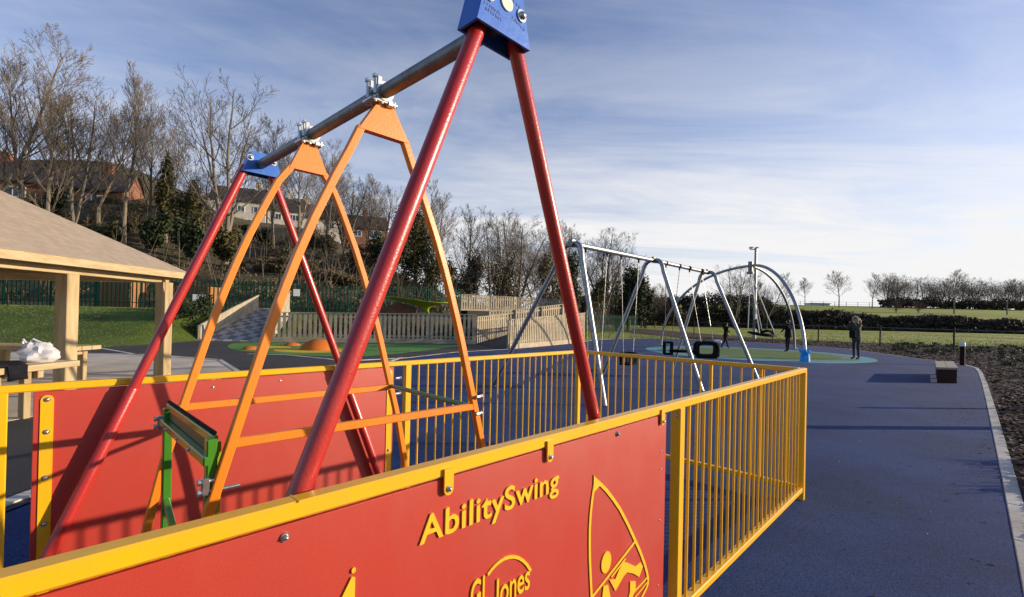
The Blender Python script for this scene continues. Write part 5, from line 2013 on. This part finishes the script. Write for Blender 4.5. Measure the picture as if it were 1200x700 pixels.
# bits of bark kicked onto the blue surface
b = MB()
rb = random.Random(21)
for k in range(420):
    i = rb.randrange(1, 13)
    a, c = V((*kerb_line[i], 0)), V((*kerb_line[i + 1], 0))
    t = (c - a).normalized()
    p = a.lerp(c, rb.random()) - V((t.y, -t.x, 0)) * (abs(rb.gauss(0, .5)) + .02) + UP * .017
    if k > 300:
        p = V((rb.uniform(3.2, 12), 0, .017)); p.y = p.x * rb.uniform(.95, 1.5)
        if not inpoly(p.x, p.y, blue_poly): continue
    s_ = rb.uniform(.006, .020)
    an = rb.uniform(0, 6.28)
    tx, ty_ = V((cos(an), sin(an), .1)) * s_, V((-sin(an), cos(an), .2)) * s_ * rb.uniform(.3, .8)
    b.add([p - tx, p - ty_, p + tx, p + ty_ + UP * .004], [(0, 1, 2, 3)])
tag(b.build('bark_crumbs', CHIP, origin=V((0, 0, 0))), 'loose crumbs of bark and leaf scattered over the blue surface', 'litter', kind='stuff')

# low plants and dead stems in the bark bed
spots = []
k = 0
rr = random.Random(77)
while k < 150:
    y = 3 + 36 * rr.random() ** 1.3
    x = y * rr.uniform(.8, 1.35)
    if not inpoly(x, y, bed) or inpoly(x - .5, y + .5, blue_poly) or inpoly(x, y, blue_poly) or (x < y + 1.0 and y < 17): continue
    spots.append((x, y)); k += 1
b = MB()
for x, y in spots:
    s = rr.uniform(.10, .30)
    leaf_blob(b, (x, y, .05 + s * .45), (s * 1.3, s * 1.3, s * .6), 46, .035 + .0012 * y, rr, fill=.2)
tag(b.build('ground_plants', LEAFL), 'low dark green and brown plants dotted over the bark bed', 'plants', kind='stuff')
b = MB()
for x, y in spots[:110]:
    for s_ in range(7):
        p = V((x + rr.gauss(0, .15), y + rr.gauss(0, .15), .02))
        q = p + V((rr.gauss(0, .10), rr.gauss(0, .10), rr.uniform(.18, .5)))
        prism_seg(b, p, q, .006, .003, 3)
        prism_seg(b, p.lerp(q, .6), q + V((rr.gauss(0, .1), rr.gauss(0, .1), .02)), .004, .002, 3)
tag(b.build('dead_stems', TWIG), 'thin dead stems sticking up from the bark bed', 'stems', kind='stuff')
for (x, y, h, lab) in ((6.15, 4.75, .42, 'small twiggy shrub at the edge of the bark bed, nearest the viewer'), (6.7, 5.6, .34, 'small twiggy shrub in the bark bed, second from the viewer'), (8.35, 7.0, .30, 'small twiggy shrub in the bark bed beside the second bollard')):
    b = MB()
    for s_ in range(46):
        p = V((x + rr.gauss(0, .05), y + rr.gauss(0, .05), .02))
        q = p + V((rr.gauss(0, .14), rr.gauss(0, .14), rr.uniform(.5, 1) * h))
        prism_seg(b, p, q, .006, .003, 3)
    leaf_blob(b, (x, y, h * .6), (.16, .16, h * .35), 90, .022, rr, fill=.2)
    tag(b.build('twiggy_shrub', TWIG), lab, 'shrub', 'twiggy shrubs in the bark bed')


# ------------------------------------------------------------------ people
def skin_body(verts, edges, radii, subd=2):
    me = bpy.data.meshes.new('body')
    me.from_pydata([tuple(v) for v in verts], edges, [])
    o = bpy.data.objects.new('body', me)
    COL.objects.link(o)
    m = o.modifiers.new('skin', 'SKIN')
    m.use_smooth_shade = True
    for i, r in enumerate(radii):
        sv = me.skin_vertices[0].data[i]
        sv.radius = (r, r) if isinstance(r, (int, float)) else r
        sv.use_root = (i == 0)
    s = o.modifiers.new('sub', 'SUBSURF')
    s.levels = s.render_levels = subd
    dg = bpy.context.evaluated_depsgraph_get()
    dg.update()
    out = bpy.data.meshes.new_from_object(o.evaluated_get(dg))
    bpy.data.objects.remove(o)
    return out


def person(loc, H, face, label, pose, top, legs_m, hairm=None, hood=None, backpack=False, skirt=False, group=None, longhair=False):
    """H standing height; face = heading angle the person looks to; pose gives joints in a local frame
    (x right, y forward, z up) as fractions of H"""
    ca, sa = cos(face - pi / 2), sin(face - pi / 2)

    def L(p):
        x, y, z = p[0] * H, p[1] * H, p[2] * H
        return V((x * ca - y * sa, x * sa + y * ca, z))
    t = thing('person', label, 'person', loc, group)
    J = pose
    names = ['pelvis', 'waist', 'chest', 'neck', 'headb', 'headt']
    verts = [L(J[k]) for k in names]
    rad_ = [.062 * H, .056 * H, .072 * H, .030 * H, .043 * H, .046 * H]
    edges = [(0, 1), (1, 2), (2, 3), (3, 4), (4, 5)]
    for s_ in ('l', 'r'):
        b0 = len(verts)
        verts += [L(J[s_ + k]) for k in ('hip', 'knee', 'ankle', 'toe')]
        rad_ += [.050 * H, .034 * H, .022 * H, .020 * H]
        edges += [(0, b0), (b0, b0 + 1), (b0 + 1, b0 + 2), (b0 + 2, b0 + 3)]
        b0 = len(verts)
        verts += [L(J[s_ + k]) for k in ('sho', 'elb', 'wri', 'hand')]
        rad_ += [.036 * H, .026 * H, .017 * H, .017 * H]
        edges += [(2, b0), (b0, b0 + 1), (b0 + 1, b0 + 2), (b0 + 2, b0 + 3)]
        hand, wri = V(J[s_ + 'hand']), V(J[s_ + 'wri'])
        dr = (hand - wri).normalized()
        sdv = dr.cross(V((0, .3, 1))).normalized()
        for k in range(4):
            b1 = len(verts)
            base = hand + sdv * (.007 * (k - 1.5))
            tip = base + dr * (.020 - .003 * abs(k - 1.3)) + V((0, 0, -.006))
            verts += [L(base + dr * .006), L(tip)]
            rad_ += [.0052 * H, .0042 * H]
            edges += [(b0 + 3, b1), (b1, b1 + 1)]
        b1 = len(verts)
        verts.append(L(hand + sdv * .020 + dr * .004))
        rad_.append(.0055 * H)
        edges.append((b0 + 3, b1))
    me = skin_body(verts, edges, rad_)
    me.materials.clear()
    for m in (top, legs_m, SKIN, DARKCL):
        me.materials.append(m)
    hb, wz = L(J['headb']), L(J['pelvis']).z
    hands = [L(J['lhand']), L(J['rhand'])]
    ank = max(L(J['lankle']).z, L(J['rankle']).z)
    neck = L(J['neck'])
    hips = [L(J['lhip']), L(J['rhip'])]
    knees = [L(J['lknee']), L(J['rknee'])]
    toes = [L(J['ltoe']), L(J['rtoe'])]
    for p in me.polygons:
        c = p.center
        mi = 0
        if (c - L(J['headb'])).length < .055 * H or (c - L(J['headt'])).length < .062 * H or c.z > neck.z + .012 * H and (c - neck).length < .09 * H:
            mi = 2
        elif min((c - h).length for h in hands) < .034 * H:
            mi = 2
        elif min((c - h).length for h in toes) < .055 * H:
            mi = 3
        elif min((c - (a + (k - a) * min(1, max(0, (c - a).dot(k - a) / (k - a).length_squared)))).length for a, k in [(hips[0], knees[0]), (hips[1], knees[1]), (knees[0], L(J['lankle'])), (knees[1], L(J['rankle']))]) < .052 * H and c.z < wz - .0 * H:
            mi = 1
        p.material_index = mi
    o = bpy.data.objects.new('body', me)
    COL.objects.link(o)
    o.parent = t
    base = V(loc)
    head = (L(J['headb']) + L(J['headt'])) / 2
    fw = L((0, 1, 0)).normalized()
    rt = L((1, 0, 0)).normalized()
    # face: nose, eyes, ears
    b = MB()
    hc = base + head
    b.dome(hc + fw * .046 * H - UP * .004 * H, fw, .008 * H, .014 * H, 8, 3)
    for s_ in (-1, 1):
        b.dome(hc + rt * (.046 * s_ * H), rt * s_, .010 * H, .006 * H, 8, 3)
    b.build('face', SKIN, t, smooth=True)
    b = MB()
    for s_ in (-1, 1):
        b.dome(hc + fw * .046 * H + rt * (.016 * s_ * H) + UP * .008 * H, fw, .005 * H, .003 * H, 8, 3)
    b.bar(hc + fw * .050 * H - rt * .012 * H - UP * .022 * H, hc + fw * .050 * H + rt * .012 * H - UP * .022 * H, .003 * H, .003 * H)
    b.build('eyes_and_mouth', HAIR, t)
    if hairm:
        b = MB()
        for k in range(6):
            b.dome(hc + UP * .004 * H - fw * .010 * H, (UP * .9 - fw * .5).normalized(), .055 * H, .058 * H, 16, 5)
            break
        b.dome(hc - fw * .012 * H - UP * .012 * H, (-fw - UP * .3).normalized(), .052 * H, .050 * H, 16, 5)
        b.build('hair', hairm, t, smooth=True)
    if longhair:
        b = MB()
        b.tube([hc - fw * .050 * H + UP * .02 * H, hc - fw * .085 * H - UP * .03 * H, hc - fw * .095 * H - UP * .09 * H, hc - fw * .075 * H - UP * .15 * H], [.035 * H, .042 * H, .036 * H, .014 * H], 12)
        b.build('hair', mat('brown_hair', (.24, .13, .07), .7, c2=(.34, .20, .11), scale=30), t, smooth=True)
    if hood:
        b = MB()
        ring = [hc + fw * (.028 * H) + (rt * cos(a) * .060 + UP * sin(a) * .066) * H for a in [2 * pi * k / 20 for k in range(21)]]
        b.tube(ring, .022 * H, 8, cap=False)
        for k in range(len(b.v)):
            b.v[k] = b.v[k] + V((1, 1, 1)) * (.012 * H * noise.noise(b.v[k] * 40))
        b.build('fur_trim', hood, t)
        b = MB()
        b.dome(hc + fw * .015 * H, (-fw + UP * .15).normalized(), .064 * H, .075 * H, 16, 5)
        b.build('hood', top, t, smooth=True)
    if skirt:
        b = MB()
        c0, c1 = base + L(J['chest']) - UP * .03 * H, base + L(J['pelvis']) - UP * .085 * H
        b.tube([c0, (c0 + c1) / 2, c1], [.082 * H, .084 * H, .102 * H], 18)
        b.build('coat', top, t, smooth=True)
    if backpack:
        b = MB()
        c = base + L(J['pelvis']) + fw * .13 * H + UP * .05 * H - rt * .02 * H
        b.box(c, (rt, fw, UP), (.07 * H, .045 * H, .085 * H), 0, .03)
        b.tube([c + UP * .08 * H, base + L(J['lsho']) + UP * .03 * H, base + L(J['chest']) + fw * .06 * H], .008 * H, 6)
        b.build('shoulder_bag', DARKCL, t)
    return t


def stand(**k):
    J = dict(pelvis=(0, 0, .53), waist=(0, 0, .62), chest=(0, .0, .745), neck=(0, 0, .845), headb=(0, .012, .895), headt=(0, .014, .945),
             lhip=(-.050, 0, .49), lknee=(-.052, .012, .275), lankle=(-.052, 0, .045), ltoe=(-.058, .085, .022),
             rhip=(.050, 0, .49), rknee=(.052, .012, .275), rankle=(.052, 0, .045), rtoe=(.058, .085, .022),
             lsho=(-.105, 0, .80), lelb=(-.135, -.01, .63), lwri=(-.135, .03, .49), lhand=(-.132, .045, .455),
             rsho=(.105, 0, .80), relb=(.135, -.01, .63), rwri=(.135, .03, .49), rhand=(.132, .045, .455))
    J.update(k)
    return J


person((15.3, 20.95, .026), 1.93, rad(195), 'person in an olive parka with fur hood, hands raised to the face',
       stand(lelb=(-.125, .12, .70), lwri=(-.05, .15, .84), lhand=(-.03, .13, .87), relb=(.125, .13, .70), rwri=(.055, .16, .84), rhand=(.035, .14, .87), lankle=(-.045, -.02, .045), ltoe=(-.05, .065, .022)),
       COAT, JEANS, hood=FUR, longhair=True, backpack=True, skirt=True, group='people in the play area')
person((14.75, 25.2, .026), 1.76, rad(120), 'person in dark clothes standing on the green circle beside the curved tube',
       stand(lelb=(-.15, .06, .67), lwri=(-.12, .14, .60), lhand=(-.11, .17, .59), relb=(.14, .05, .66), rwri=(.10, .14, .58), rhand=(.09, .17, .57), rankle=(.07, .04, .045), rtoe=(.08, .12, .022)),
       DARKCL, DARKCL, hairm=HAIR, skirt=True, group='people in the play area')
person((12.25, 27.1, .026), 1.52, rad(20), 'child in dark clothes striding on the green circle with an arm stretched forward',
       stand(pelvis=(0, 0, .50), waist=(0, .012, .60), chest=(0, .03, .735), neck=(0, .045, .835), headb=(0, .055, .89), headt=(0, .060, .945), lhip=(-.05, 0, .46), rhip=(.05, 0, .46),
             lknee=(-.05, .12, .27), lankle=(-.05, .20, .045), ltoe=(-.055, .28, .022), rknee=(.05, -.08, .26), rankle=(.05, -.24, .07), rtoe=(.055, -.17, .022),
             lelb=(-.115, .16, .77), lwri=(-.11, .29, .80), lhand=(-.11, .33, .805), relb=(.14, -.02, .66), rwri=(.13, .12, .62), rhand=(.125, .155, .63)),
       DARKCL, DARKCL, hairm=HAIR, group='people in the play area')
person((12.80, 24.25, .58), 1.50, rad(-20), 'child in dark clothes sitting back in the basket swing',
       stand(pelvis=(0, -.05, .33), waist=(0, -.08, .42), chest=(0, -.12, .54), neck=(0, -.14, .63), headb=(0, -.14, .685), headt=(0, -.14, .74),
             lhip=(-.05, 0, .33), lknee=(-.06, .22, .40), lankle=(-.06, .38, .33), ltoe=(-.06, .44, .39), rhip=(.05, 0, .33), rknee=(.06, .22, .38), rankle=(.06, .36, .28), rtoe=(.06, .43, .33),
             lsho=(-.10, -.13, .59), lelb=(-.17, -.12, .42), lwri=(-.2, .0, .42), lhand=(-.21, .03, .43), rsho=(.10, -.13, .59), relb=(.17, -.12, .42), rwri=(.2, .0, .42), rhand=(.21, .03, .43)),
       DARKCL, DARKCL, hairm=HAIR, group='people in the play area')
